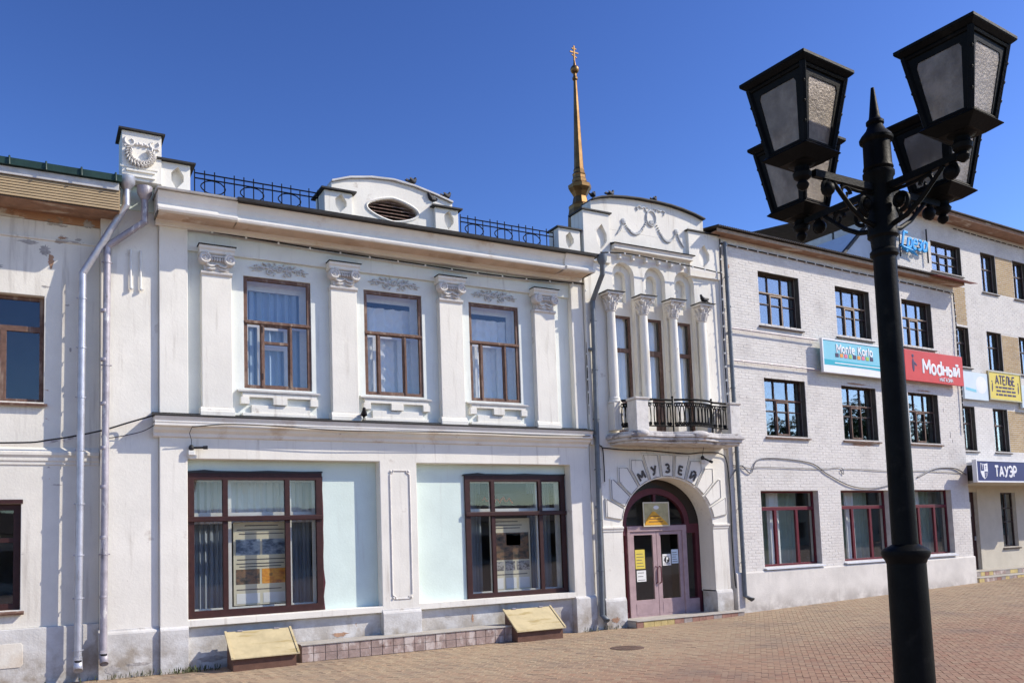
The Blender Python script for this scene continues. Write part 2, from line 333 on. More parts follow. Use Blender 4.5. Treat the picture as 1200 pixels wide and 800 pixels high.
# ------------------------------------------------------------------ mesh helpers
class MB:
    def __init__(s): s.v = []; s.f = []; s.sh = []
    def add(s, vs, fs, shade=None):
        o = len(s.v); s.v.extend(tuple(p) for p in vs); s.f.extend([tuple(i+o for i in f) for f in fs])
        if shade is not None: s.sh.extend([shade]*len(fs))
        return s
    def box(s, x0, x1, y0, y1, z0, z1):
        return s.add([(x0,y0,z0),(x1,y0,z0),(x1,y1,z0),(x0,y1,z0),(x0,y0,z1),(x1,y0,z1),(x1,y1,z1),(x0,y1,z1)],
                     [(0,3,2,1),(4,5,6,7),(0,1,5,4),(1,2,6,5),(2,3,7,6),(3,0,4,7)])
    def slab(s, outer, holes, y0, y1):
        """(x,z) outline with holes, extruded from y0 to y1"""
        loops = [list(outer)] + [list(h) for h in holes]
        flat = [p for l in loops for p in l]
        tris = tessellate_polygon([[Vector((p[0], p[1], 0)) for p in l] for l in loops])
        n = len(flat)
        vs = [(p[0], y0, p[1]) for p in flat] + [(p[0], y1, p[1]) for p in flat]
        fs = [tuple(t) for t in tris] + [tuple(i+n for i in reversed(t)) for t in tris]
        k = 0
        for l in loops:
            m = len(l)
            for i in range(m):
                a, b = k+i, k+(i+1) % m
                fs.append((a, b, b+n, a+n))
            k += m
        return s.add(vs, fs)
    def rect(s, x0, x1, z0, z1): return [(x0,z0),(x1,z0),(x1,z1),(x0,z1)]
    def moulding(s, x0, x1, yw, prof, left=0.0, right=0.0):
        """prof: (out, z) bottom to top; extruded along x; left/right = how far the profile returns round each end"""
        n = len(prof)
        vs = []
        for (o, z) in prof:
            vs += [(x0-o*left, yw, z), (x0-o*left, yw-o, z), (x1+o*right, yw-o, z), (x1+o*right, yw, z)]
        fs = []
        for i in range(n-1):
            for j in range(3):
                a = i*4+j; fs.append((a, a+1, a+5, a+4))
        fs.append(tuple(range(0, 4))); fs.append(tuple((n-1)*4+j for j in reversed(range(4))))
        for e in (0, 3):
            pass
        fs += [(i*4+3, i*4, i*4+4, i*4+7) for i in range(n-1)]
        return s.add(vs, fs)
    def tube(s, pts, r, seg=8, closed=False):
        pts = [Vector(p) for p in pts]; n = len(pts)
        rs = r if isinstance(r, (list, tuple)) else [r]*n
        vs = []; fs = []; up = None
        for i, p in enumerate(pts):
            if closed: t = pts[(i+1) % n]-pts[i-1]
            else: t = (pts[min(i+1, n-1)]-pts[max(i-1, 0)])
            t.normalize()
            if up is None: up = Vector((0,0,1)) if abs(t.z) < 0.9 else Vector((1,0,0))
            a = t.cross(up)
            if a.length < 1e-4: a = t.cross(Vector((0,1,0.3)))
            a.normalize(); b = a.cross(t).normalized(); up = b
            for k in range(seg):
                q = 2*PI*k/seg
                vs.append(p + (a*math.cos(q)+b*math.sin(q))*rs[i])
        m = n if closed else n-1
        for i in range(m):
            for k in range(seg):
                j = (i+1) % n
                fs.append((i*seg+k, i*seg+(k+1) % seg, j*seg+(k+1) % seg, j*seg+k))
        if not closed:
            fs.append(tuple(reversed(range(seg)))); fs.append(tuple((n-1)*seg+k for k in range(seg)))
        return s.add(vs, fs)
    def lathe(s, prof, cx=0, cy=0, seg=16, rot=0.0):
        """prof: (radius, z) bottom to top round the vertical axis"""
        vs = []; fs = []
        for (r, z) in prof:
            for k in range(seg):
                q = rot+2*PI*k/seg; vs.append((cx+r*math.cos(q), cy+r*math.sin(q), z))
        for i in range(len(prof)-1):
            for k in range(seg):
                fs.append((i*seg+k, i*seg+(k+1) % seg, (i+1)*seg+(k+1) % seg, (i+1)*seg+k))
        fs.append(tuple(reversed(range(seg)))); fs.append(tuple((len(prof)-1)*seg+k for k in range(seg)))
        return s.add(vs, fs)
    def ball(s, c, r, seg=10, rings=6, rotz=0.0, tilt=0.0):
        """ellipsoid of radii r=(rx,ry,rz)"""
        if not isinstance(r, tuple): r = (r, r, r)
        m = Matrix.Rotation(rotz, 3, 'Z') @ Matrix.Rotation(tilt, 3, 'Y')
        vs = []; fs = []
        for i in range(rings+1):
            t = PI*i/rings
            for k in range(seg):
                q = 2*PI*k/seg
                vs.append(Vector(c) + m @ Vector((r[0]*math.sin(t)*math.cos(q), r[1]*math.sin(t)*math.sin(q), -r[2]*math.cos(t))))
        for i in range(rings):
            for k in range(seg):
                fs.append((i*seg+k, i*seg+(k+1) % seg, (i+1)*seg+(k+1) % seg, (i+1)*seg+k))
        return s.add(vs, fs)
    def spiral(s, cx, y, cz, r0, r1, turns, a0, rad, seg=6, flip=1, n=None):
        n = n or int(14*turns)+2
        pts = []; rr = []
        for i in range(n):
            t = i/(n-1); r = r0+(r1-r0)*t; a = a0+flip*2*PI*turns*t
            pts.append((cx+r*math.cos(a), y, cz+r*math.sin(a))); rr.append(rad*(1-0.45*t))
        return s.tube(pts, rr, seg)
    def mesh(s, name, m, smooth=False):
        me = bpy.data.meshes.new(name)
        me.from_pydata([tuple(p) for p in s.v], [], s.f)
        bm = bmesh.new(); bm.from_mesh(me)
        bmesh.ops.remove_doubles(bm, verts=bm.verts, dist=1e-6)
        bmesh.ops.dissolve_degenerate(bm, dist=1e-6, edges=bm.edges)
        bmesh.ops.recalc_face_normals(bm, faces=bm.faces)
        bm.to_mesh(me); bm.free()
        if smooth:
            me.polygons.foreach_set("use_smooth", [True]*len(me.polygons))
            try: me.set_sharp_from_angle(angle=R(38))
            except Exception: pass
        me.materials.append(MATS[m])
        return me
    def raw(s, name, m):
        """big meshes: no clean-up, with the per-piece shade attribute"""
        me = bpy.data.meshes.new(name)
        me.from_pydata(s.v, [], s.f)
        if s.sh:
            a = me.attributes.new("shade", 'FLOAT', 'FACE'); a.data.foreach_set("value", s.sh)
        me.materials.append(MATS[m])
        return me
    def build(s, name, m, parent=None, smooth=False, bevel=0.0, loc=None, rz=0.0):
        return put(name, s.mesh(name, m, smooth), parent, bevel, loc, rz)

def put(name, me, parent=None, bevel=0.0, loc=None, rz=0.0):
    o = bpy.data.objects.new(name, me)
    COL.objects.link(o)
    if parent is not None: o.parent = parent
    if loc is not None: o.location = loc
    o.rotation_euler.z = rz
    if bevel:
        b = o.modifiers.new("bevel", 'BEVEL'); b.width = bevel; b.segments = 2; b.limit_method = 'ANGLE'; b.angle_limit = R(40)
    return o
def empty(name, loc=(0,0,0), rz=0.0):
    o = bpy.data.objects.new(name, None); COL.objects.link(o)
    o.location = loc; o.rotation_euler.z = rz; o.empty_display_size = 0.3
    return o
def tag(o, label, cat, group=None):
    o["label"] = label; o["category"] = cat
    if group: o["group"] = group
    return o
def struct(o): o["kind"] = "structure"; return o
def stuff(o): o["kind"] = "stuff"; return o
def copy_tree(o, parent=None):
    c = o.copy(); COL.objects.link(c)
    c.parent = parent
    for ch in o.children: copy_tree(ch, c)
    return c
def _arc(cx, cz, rx, rz, a0, a1, n=12): return [(cx+rx*math.cos(R(a0+(a1-a0)*i/n)), cz+rz*math.sin(R(a0+(a1-a0)*i/n))) for i in range(n+1)]
def _bowl(x0, w_, z0, z1):                            # open bowl of Р, Ь, ы
    r_ = (z1-z0)/2; return [(x0, z0), (x0+w_-r_, z0)] + _arc(x0+w_-r_, z0+r_, r_, r_, -90, 90, 8) + [(x0, z1)]
_O = _arc(0.25, 0.33, 0.25, 0.33, 0, 360, 16)
GLYPHS = {
    'М': (0.80, [[(0, 0), (0, 1), (0.4, 0.3), (0.8, 1), (0.8, 0)]]), 'У': (0.66, [[(0, 1), (0.34, 0.40)], [(0.66, 1), (0.28, 0.12), (0.16, 0), (0.03, 0.02)]]),
    'З': (0.56, [_arc(0.27, 0.75, 0.25, 0.25, 150, -90) + _arc(0.27, 0.26, 0.29, 0.26, 90, -150)]), 'Е': (0.50, [[(0.5, 1), (0, 1), (0, 0), (0.5, 0)], [(0, 0.52), (0.42, 0.52)]]),
    'Й': (0.62, [[(0, 1), (0, 0), (0.62, 1), (0.62, 0)], _arc(0.31, 1.24, 0.16, 0.11, 180, 360, 6)]), 'И': (0.62, [[(0, 1), (0, 0), (0.62, 1), (0.62, 0)]]),
    'Т': (0.62, [[(0, 1), (0.62, 1)], [(0.31, 1), (0.31, 0)]]), 'А': (0.72, [[(0, 0), (0.36, 1), (0.72, 0)], [(0.13, 0.32), (0.59, 0.32)]]),
    'Э': (0.60, [_arc(0.22, 0.5, 0.38, 0.5, 135, -135, 16), [(0.15, 0.5), (0.58, 0.5)]]), 'Р': (0.52, [[(0, 0), (0, 1)], _bowl(0, 0.52, 0.46, 1.0)]),
    'Л': (0.62, [[(0, 0), (0.10, 0.10), (0.24, 1), (0.62, 1), (0.62, 0)]]), 'Ь': (0.52, [[(0, 1), (0, 0)], _bowl(0, 0.52, 0, 0.55)]),
    'Г': (0.48, [[(0, 0), (0, 1), (0.48, 1)]]), 'Н': (0.60, [[(0, 0), (0, 1)], [(0.6, 0), (0.6, 1)], [(0, 0.5), (0.6, 0.5)]]),
    'o': (0.50, [_O]), 'd': (0.50, [_O, [(0.5, 1), (0.5, 0)]]), 'a': (0.50, [_O, [(0.5, 0.66), (0.5, 0)]]), 'p': (0.50, [_O, [(0, 0.66), (0, -0.32)]]),
    'н': (0.46, [[(0, 0.68), (0, 0)], [(0.46, 0.68), (0.46, 0)], [(0, 0.36), (0.46, 0.36)]]), 'ы': (0.66, [[(0, 0.68), (0, 0)], _bowl(0, 0.42, 0, 0.40), [(0.66, 0.68), (0.66, 0)]]),
    'й': (0.48, [[(0, 0.68), (0, 0), (0.48, 0.68), (0.48, 0)], _arc(0.24, 0.92, 0.14, 0.10, 180, 360, 6)]), 'з': (0.42, [_arc(0.2, 0.5, 0.19, 0.17, 150, -90) + _arc(0.2, 0.17, 0.22, 0.18, 90, -150)]),
    'M': (0.80, [[(0, 0), (0, 1), (0.4, 0.3), (0.8, 1), (0.8, 0)]]), 'n': (0.44, [[(0, 0.68), (0, 0)], [(0, 0.40)] + _arc(0.22, 0.44, 0.22, 0.22, 170, 0, 6) + [(0.44, 0)]]),
    't': (0.30, [[(0.13, 0.95), (0.13, 0.12), (0.20, 0.02), (0.30, 0.03)], [(0, 0.68), (0.30, 0.68)]]), 'e': (0.50, [[(0.02, 0.36), (0.49, 0.36)] + _arc(0.25, 0.33, 0.25, 0.33, 8, 315, 14)]),
    'K': (0.56, [[(0, 1), (0, 0)], [(0.52, 1), (0.02, 0.42)], [(0.16, 0.58), (0.56, 0)]]), 'r': (0.28, [[(0, 0.68), (0, 0)], [(0, 0.40), (0.10, 0.60), (0.28, 0.66)]]), 'l': (0.06, [[(0.03, 1), (0.03, 0)]]), ' ': (0.30, [])}
GLYPHS['р'] = GLYPHS['p']; GLYPHS['е'] = GLYPHS['e']; GLYPHS['а'] = GLYPHS['a']
def text(name, body, size, m, parent=None, loc=(0,0,0), rot=(PI/2,0,0), ext=0.006, sx=1.0, bold=0.0, shear=0.0):
    """raised stroke lettering; size as a type size, cap height 0.72 of it; rot[1] turns the word in the wall plane"""
    H = size*0.72; th = H*0.088+bold*0.55; gap = 0.22
    W_ = sum(GLYPHS[c][0] for c in body)+gap*(len(body)-1)
    x = -W_/2; o = None
    for c in body:
        w_, strokes = GLYPHS[c]; b = MB()
        if not strokes: x += w_+gap; continue
        parts = []
        for st in strokes:                            # cut at sharp corners so that every stroke keeps its width
            cur = [st[0]]
            for i in range(1, len(st)):
                cur.append(st[i])
                if i < len(st)-1:
                    u = Vector((st[i][0]-st[i-1][0], st[i][1]-st[i-1][1])); v = Vector((st[i+1][0]-st[i][0], st[i+1][1]-st[i][1]))
                    if u.length > 1e-6 and v.length > 1e-6 and u.angle(v) > R(50): parts.append(cur); cur = [st[i]]
            parts.append(cur)
        for k, st in enumerate(parts):
            q = MB(); q.tube([((x+p[0]+shear*(p[1]-0.5))*H*sx, 0, (p[1]-0.5)*H) for p in st], th, 8)
            b.add([(v[0], (v[1] if not isinstance(v, Vector) else v.y)*max(0.15, ext/th)-0.0004*k, v[2]) for v in q.v], q.f)
        x += w_+gap
        o = b.build(name, m, parent, smooth=True, loc=loc)
        o.rotation_euler = (0, rot[1], 0)
    return o
def arch_pts(cx, zs, rx, rz, n=20):
    """from right spring over the crown to left spring"""
    return [(cx+rx*math.cos(PI*i/n), zs+rz*math.sin(PI*i/n)) for i in range(n+1)]
def arch_hole(x0, x1, z0, zs, rise, n=20):
    return [(x0, z0), (x1, z0)] + arch_pts((x0+x1)/2, zs, (x1-x0)/2, rise, n)

def window(parent, x0, x1, z0, z1, y, depth, fm, panes, gm, inset=0.5, name="window"):
    """frame with a hole for every pane; each pane of glass its own sub-part"""
    b = MB(); b.slab(b.rect(x0, x1, z0, z1), [b.rect(*p) for p in panes], y, y+depth)
    w = b.build(name, fm, parent, bevel=0.006)
    yy = y+depth*inset
    for p in panes:
        g = MB(); g.box(p[0]-0.008, p[1]+0.008, yy, yy+0.006, p[2]-0.008, p[3]+0.008)
        g.build("pane", gm, w)
    return w
def grid_panes(x0, x1, z0, z1, fw, xs, zs, bw):
    """panes of a plain grid: xs, zs are bar centres"""
    X = [x0+fw] + [v for c in xs for v in (c-bw/2, c+bw/2)] + [x1-fw]
    Z = [z0+fw] + [v for c in zs for v in (c-bw/2, c+bw/2)] + [z1-fw]
    return [(X[2*i], X[2*i+1], Z[2*j], Z[2*j+1]) for j in range(len(Z)//2) for i in range(len(X)//2)]
def curtain(x0, x1, z0, z1, y, m, label, pleats=9, amp=0.035, scallop=0.0, cat="curtain", group=None, parent_rot=None):
    nx = pleats*8; nz = 26 if scallop else 3
    vs = []; fs = []
    ph = random.random()*6
    for j in range(nz+1):
        z = z0+(z1-z0)*j/nz
        for i in range(nx+1):
            t = i/nx
            yy = amp*math.sin(2*PI*pleats*t+ph+0.5*math.sin(3*t+ph)) + amp*0.4*math.sin(2*PI*pleats*2.3*t+ph)
            if scallop: yy += scallop*abs(math.sin(j*0.9+1.6*math.sin(2*PI*t*2)))
            vs.append(((x1-x0)*(t-0.5), yy, z-z0))
    for j in range(nz):
        for i in range(nx):
            a = j*(nx+1)+i; fs.append((a, a+1, a+nx+2, a+nx+1))
    b = MB(); b.add(vs, fs)
    o = b.build("curtain", m, None, smooth=True, loc=((x0+x1)/2, y, z0))
    if parent_rot: o.matrix_world = parent_rot @ o.matrix_world; o.location = (parent_rot @ Vector(((x0+x1)/2, y, z0))); o.rotation_euler.z = parent_rot.to_euler().z
    tag(o, label, cat, group)
    return o
def brickwork(mb, s0, s1, z0, z1, holes, y, proud=0.0028, bl=0.25, bh=0.066, j=0.011, shade0=0.0):
    row = 0; z = z0+j/2
    while z+bh <= z1+0.001:
        zm = z+bh/2
        cuts = sorted((h[0], h[1]) for h in holes if h[2] < zm < h[3])
        spans = []; a = s0
        for c in cuts:
            if c[0] > a+0.02: spans.append((a, c[0]))
            a = max(a, c[1])
        if a < s1-0.02: spans.append((a, s1))
        off = (row % 2)*(bl+j)/2
        for (a, b) in spans:
            k = math.floor((a-s0-off)/(bl+j))
            x = s0+off+k*(bl+j)
            while x < b:
                xa, xb = max(x, a)+0.001, min(x+bl, b)-0.001
                if xb-xa > 0.03:
                    p = proud*random.uniform(0.55, 1.35); t = random.uniform(-0.0015, 0.0015); c = 0.005
                    za, zb = z+random.uniform(-.002, .002), z+bh+random.uniform(-.002, .002)
                    mb.add([(xa, y, za), (xb, y, za), (xb, y, zb), (xa, y, zb),
                            (xa+c, y-p-t, za+c), (xb-c, y-p+t, za+c), (xb-c, y-p+t, zb-c), (xa+c, y-p-t, zb-c)],
                           [(4,5,6,7), (0,1,5,4), (1,2,6,5), (2,3,7,6), (3,0,4,7)], min(1, max(0, random.gauss(0.4+shade0, 0.20))))
                x += bl+j
        z += bh+j; row += 1

# ------------------------------------------------------------------ ground and pavement
def gz(x): return 0.0165*min(max(x-11.0, 0.0), 21.0)
XS = [-300, -40, 11, 32, 70, 300]
b = MB()
for i in range(len(XS)-1):
    for (ya, yb) in ((-300, -60), (-60, 300)):
        x0, x1 = XS[i], XS[i+1]
        b.add([(x0,ya,gz(x0)-0.06),(x1,ya,gz(x1)-0.06),(x1,yb,gz(x1)-0.06),(x0,yb,gz(x0)-0.06)], [(0,1,2,3)])
struct(b.build("ground", "ground_asphalt"))
m, nt, N, L = _new("pavement_far")
geo = N.new("ShaderNodeNewGeometry")
mp = N.new("ShaderNodeMapping"); mp.inputs["Rotation"].default_value = (0, 0, R(45)); L.new(geo.outputs["Position"], mp.inputs[0])
bt = N.new("ShaderNodeTexBrick")
bt.inputs["Color1"].default_value = (0.38, 0.30, 0.235, 1); bt.inputs["Color2"].default_value = (0.32, 0.22, 0.18, 1); bt.inputs["Mortar"].default_value = (0.31, 0.235, 0.17, 1)
bt.inputs["Scale"].default_value = 1.0; bt.inputs["Brick Width"].default_value = 0.2; bt.inputs["Row Height"].default_value = 0.1; bt.inputs["Mortar Size"].default_value = 0.006
L.new(mp.outputs[0], bt.inputs["Vector"])
pb = N.new("ShaderNodeBsdfPrincipled"); pb.inputs["Roughness"].default_value = 0.93
L.new(bt.outputs[0], pb.inputs["Base Color"])
po = N.new("ShaderNodeOutputMaterial"); L.new(pb.outputs[0], po.inputs[0])
b = MB()
for i in range(1, 4):
    x0, x1 = XS[i], XS[i+1]
    b.add([(x0,-38,gz(x0)-0.0065),(x1,-38,gz(x1)-0.0065),(x1,1.6,gz(x1)-0.0065),(x0,1.6,gz(x0)-0.0065)], [(0,1,2,3)])
pavement = struct(b.build("pavement", "pavement_far"))
# herringbone paving blocks, laid at 45 degrees, over all the paving in view
pv = MB(); CW = 0.1; c45 = math.sqrt(0.5)
def pave(i0, j0, w, hgt):
    cx, cy = (i0+w/2)*CW, (j0+hgt/2)*CW
    x, y = (cx-cy)*c45, (cx+cy)*c45-9.0
    if y > 0.45 or y < -14.5 or x < -3 or x > 40 or y < -0.92*x-4.0: return
    if y > 0.12 and x < 16: return
    hx, hy = w*CW/2-0.002, hgt*CW/2-0.002
    dz = random.gauss(0, 0.0014)+0.002*math.sin(x*1.1+0.6*y)*math.sin(y*1.3); tx = random.gauss(0, 0.006); ty = random.gauss(0, 0.006)
    vs = []
    for (k, zz) in ((0.0, -0.006), (0.003, 0.0)):
        for (sx, sy) in ((-1,-1),(1,-1),(1,1),(-1,1)):
            u, v = cx+sx*(hx-k), cy+sy*(hy-k)
            X = (u-v)*c45; Y = (u+v)*c45-9.0
            vs.append((X, Y, gz(X)+zz+(dz+tx*sx*hx+ty*sy*hy if zz == 0 else 0)))
    red = 0.16+0.55/(1+math.exp((y+5.2)*1.4))
    pv.add(vs, [(4,5,6,7),(0,1,5,4),(1,2,6,5),(2,3,7,6),(3,0,4,7)], min(1, max(0, random.gauss(red, 0.12))))
for i in range(-160, 420):
    for j in range(-420, 160):
        t = (i-j) % 4
        if t not in (0, 3): continue
        if t == 0: pave(i, j, 2, 1)
        else: pave(i, j, 1, 2)
o = stuff(put("paving_blocks", pv.raw("paving_blocks", "paver"), pavement))

# ------------------------------------------------------------------ museum (white two-storey house with arched portal)
museum = tag(empty("museum_building"), "long white two-storey stucco building with pilasters, roof railing and arched entrance tower", "building")
P = museum
b = MB()                                            # ground-floor wall with two big recesses
b.slab(b.rect(2.09, 11.68, 0.80, 4.48), [b.rect(2.58, 6.38, 0.93, 3.93), b.rect(7.21, 11.12, 0.93, 3.91)], 0.0, 0.26)
b.build("ground_floor_wall", "plaster_white", P, bevel=0.012)
b = MB()
b.slab(b.rect(2.3, 11.5, 0.80, 4.2), [b.rect(2.62, 5.19, 0.96, 3.66), b.rect(8.47, 11.07, 0.93, 3.64)], 0.262, 0.5)
b.build("recess_wall", "plaster_mint", P, bevel=0.008)
b = MB(); b.box(1.10, 2.088, 0.08, 0.55, 0.80, 8.60); b.build("corner_pier", "plaster_white", P, bevel=0.015)
b = MB(); b.box(1.10, 2.40, 0.06, 0.50, 8.60, 9.06); b.build("corner_pier_top", "plaster_mint", P, bevel=0.01)
b = MB()                                            # upper wall
UW = [(3.67, 5.02, 5.36, 7.62), (6.17, 7.50, 5.36, 7.62), (8.66, 9.95, 5.35, 7.61)]
b.slab(b.rect(2.09, 11.68, 4.48, 8.50), [b.rect(*w) for w in UW], 0.16, 0.40)
b.build("upper_wall", "plaster_pale", P, bevel=0.006)
b = MB(); b.box(2.09, 2.60, 0.0, 0.159, 4.70, 8.42); b.build("end_strip", "plaster_white", P, bevel=0.01)
b = MB(); b.box(11.34, 11.68, 0.0, 0.159, 4.70, 8.42); b.build("end_strip", "plaster_white", P, bevel=0.01)
b = MB(); b.box(2.6, 11.34, 0.085, 0.159, 7.97, 8.42); b.build("frieze", "plaster_pale", P, bevel=0.006)
# plinth: proud under the piers, set back under the shop windows
for (x0, x1, y0, zt) in ((1.08, 2.09, 0.02, 0.80), (2.09, 2.58, -0.05, 0.80), (6.37, 7.22, -0.06, 0.80), (11.12, 11.70, -0.05, 0.80)):
    b = MB(); b.moulding(x0, x1, 0.3, [(0.3-y0, -0.05), (0.3-y0, zt-0.03), (0.3-y0-0.015, zt), (0.3-y0-0.05, zt+0.03), (0.3-y0-0.055, zt+0.06), (0, zt+0.07)])
    b.build("plinth", "plaster_plinth", P, bevel=0.006)
for (x0, x1) in ((2.58, 6.37), (7.22, 11.12)):
    b = MB(); b.moulding(x0, x1, 0.4, [(0.27, -0.05), (0.27, 0.77), (0.25, 0.80), (0.21, 0.83), (0.2, 0.87), (0.12, 0.925), (0, 0.93)])
    b.build("plinth", "plaster_plinth", P, bevel=0.006)
# mid ledge
LP = [(0.0, 4.32), (0.05, 4.34), (0.06, 4.40), (0.14, 4.45), (0.16, 4.50), (0.24, 4.52), (0.24, 4.62), (0.255, 4.64), (0.28, 4.69)]
b = MB(); b.moulding(1.98, 11.64, 0.0, LP + [(0.0, 4.72)]); b.build("mid_ledge", "cornice_white", P, bevel=0.004)
b = MB(); b.moulding(1.96, 11.65, 0.0, [(0.0, 4.723), (0.29, 4.692), (0.30, 4.70), (0.30, 4.715), (0.0, 4.775), (-0.158, 4.79)]); b.build("ledge_flashing", "flashing_dark", P)
b = MB(); b.moulding(1.98, 11.6, 0.0, [(0.242, 4.575), (0.25, 4.58), (0.25, 4.60), (0.242, 4.605)]); b.build("ledge_bead", "cornice_white", P)
# main cornice
CP = [(0.0, 8.34), (0.06, 8.35), (0.08, 8.43), (0.12, 8.45), (0.50, 8.475), (0.50, 8.43), (0.56, 8.43), (0.575, 8.47), (0.57, 8.505), (0.49, 8.53), (0.48, 8.60), (0.50, 8.68), (0.55, 8.76), (0.57, 8.80)]
b = MB(); b.moulding(2.02, 11.64, 0.0, CP + [(0.0, 8.83)]); b.build("cornice", "cornice_white", P, bevel=0.004)
b = MB(); b.moulding(2.03, 11.63, 0.0, [(0.121, 8.440), (0.49, 8.464), (0.492, 8.4735), (0.121, 8.4495)]); b.build("cornice_soffit", "soffit_stained", P)
for (x0, x1) in ((2.0, 3.42), (10.86, 11.66)):
    b = MB(); b.moulding(x0, x1, 0.0, [(o_+0.05, z_+0.003) for (o_, z_) in CP[3:]] + [(0.0, 8.836)], 0.0, 0.0); b.build("cornice_break", "cornice_white", P, bevel=0.004)
b = MB(); b.moulding(3.40, 11.74, 0.0, [(0.0, 8.838), (0.66, 8.805), (0.71, 8.80), (0.72, 8.86), (0.66, 8.87), (0.0, 8.97)]); b.build("roof_gutter", "flashing_dark", P)
b = MB(); b.moulding(1.98, 3.399, 0.0, [(0.0, 8.838), (0.69, 8.81), (0.70, 8.84), (0.66, 8.852), (0.0, 8.965)]); b.build("roof_flashing", "flashing_zinc", P)
# roof, rear and party walls close the house
b = MB(); b.add([(1.1,0.1,8.96),(16.05,0.1,8.96),(16.05,10,9.45),(1.1,10,9.45),(1.1,0.1,8.84),(16.05,0.1,8.84),(16.05,10,9.33),(1.1,10,9.33)],
                [(0,1,2,3),(4,7,6,5),(0,4,5,1),(1,5,6,2),(2,6,7,3),(3,7,4,0)]); b.build("roof", "roof_dark", P)
b = MB(); b.box(1.1, 16.05, 9.7, 10, -0.05, 9.33); b.build("rear_wall", "plaster_cream", P)
for x in (1.1, 15.8):
    b = MB(); b.box(x, x+0.25, 0.52, 9.69, -0.05, 8.82); b.build("party_wall", "dark_room", P)
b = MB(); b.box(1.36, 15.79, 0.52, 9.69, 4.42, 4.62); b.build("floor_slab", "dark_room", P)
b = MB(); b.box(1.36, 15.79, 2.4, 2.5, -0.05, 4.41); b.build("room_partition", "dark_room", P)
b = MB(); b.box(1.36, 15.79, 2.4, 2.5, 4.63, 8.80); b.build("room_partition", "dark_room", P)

# pilasters with Ionic capitals
def pilaster_meshes():
    d = {}
    b = MB(); b.box(-0.28, 0.28, 0.0, 0.159, 4.93, 7.55); d['shaft'] = b.mesh("pilaster", "plaster_white")
    b = MB(); b.moulding(-0.28, 0.28, 0.159, [(0.21, 4.74), (0.21, 4.84), (0.195, 4.86), (0.195, 4.885), (0.17, 4.90), (0.165, 4.93), (0, 4.93)], 0.18, 0.18); d['base'] = b.mesh("pilaster_base", "plaster_white")
    b = MB()
    b.moulding(-0.27, 0.27, 0.155, [(0.165, 7.50), (0.19, 7.515), (0.20, 7.535), (0.20, 7.56), (0.165, 7.58), (0, 7.58)], 0.12, 0.12)
    b.box(-0.235, 0.235, -0.03, 0.155, 7.58, 7.84)
    for sgn in (-1, 1):
        cx = sgn*0.235; cz = 7.80
        vs = MB(); vs.lathe([(0.10, -0.03), (0.11, 0.0), (0.11, 0.12)], seg=20)
        b.add([(cx+p[0], -0.04+p[2]-0.05, cz+p[1]) for p in vs.v], vs.f)
        b.spiral(cx, -0.125, cz, 0.105, 0.026, 1.8, PI/2, 0.026, 6, flip=sgn)
        b.ball((cx, -0.13, cz), (0.032, 0.028, 0.032), 8, 5)
        b.tube([(sgn*0.20, -0.06, 7.70), (sgn*0.13, -0.075, 7.66), (sgn*0.06, -0.07, 7.68), (0, -0.06, 7.72)], [0.03, 0.026, 0.02, 0.014], 6)
        b.tube([(sgn*0.18, -0.05, 7.62), (sgn*0.10, -0.06, 7.605), (sgn*0.03, -0.055, 7.63)], [0.022, 0.02, 0.012], 6)
    for k in range(5):
        b.ball((-0.1+0.05*k, -0.07, 7.80), (0.022, 0.03, 0.04), 8, 5)
    b.tube([(-0.15, -0.055, 7.865), (0.15, -0.055, 7.865)], 0.022, 6)
    d['cap'] = b.mesh("capital", "stone_ornament", True)
    b = MB(); b.moulding(-0.28, 0.28, 0.155, [(0.19, 7.895), (0.235, 7.92), (0.245, 7.97), (0.275, 8.00), (0.285, 8.05), (0, 8.05)], 0.2, 0.2); d['abacus'] = b.mesh("abacus", "plaster_white")
    b = MB(); b.moulding(-0.29, 0.29, 0.155, [(0.0, 8.052), (0.31, 8.053), (0.31, 8.068), (0, 8.085)], 0.2, 0.2); d['flash'] = b.mesh("cap_flashing", "flashing_dark")
    return d
pm = pilaster_meshes()
for cx in (3.13, 5.68, 8.14, 10.58):
    s = put("pilaster", pm['shaft'], P, 0.008, (cx, 0, 0))
    put("pilaster_base", pm['base'], s, 0.005); put("capital", pm['cap'], s); put("abacus", pm['abacus'], s, 0.004); put("cap_flashing", pm['flash'], s)
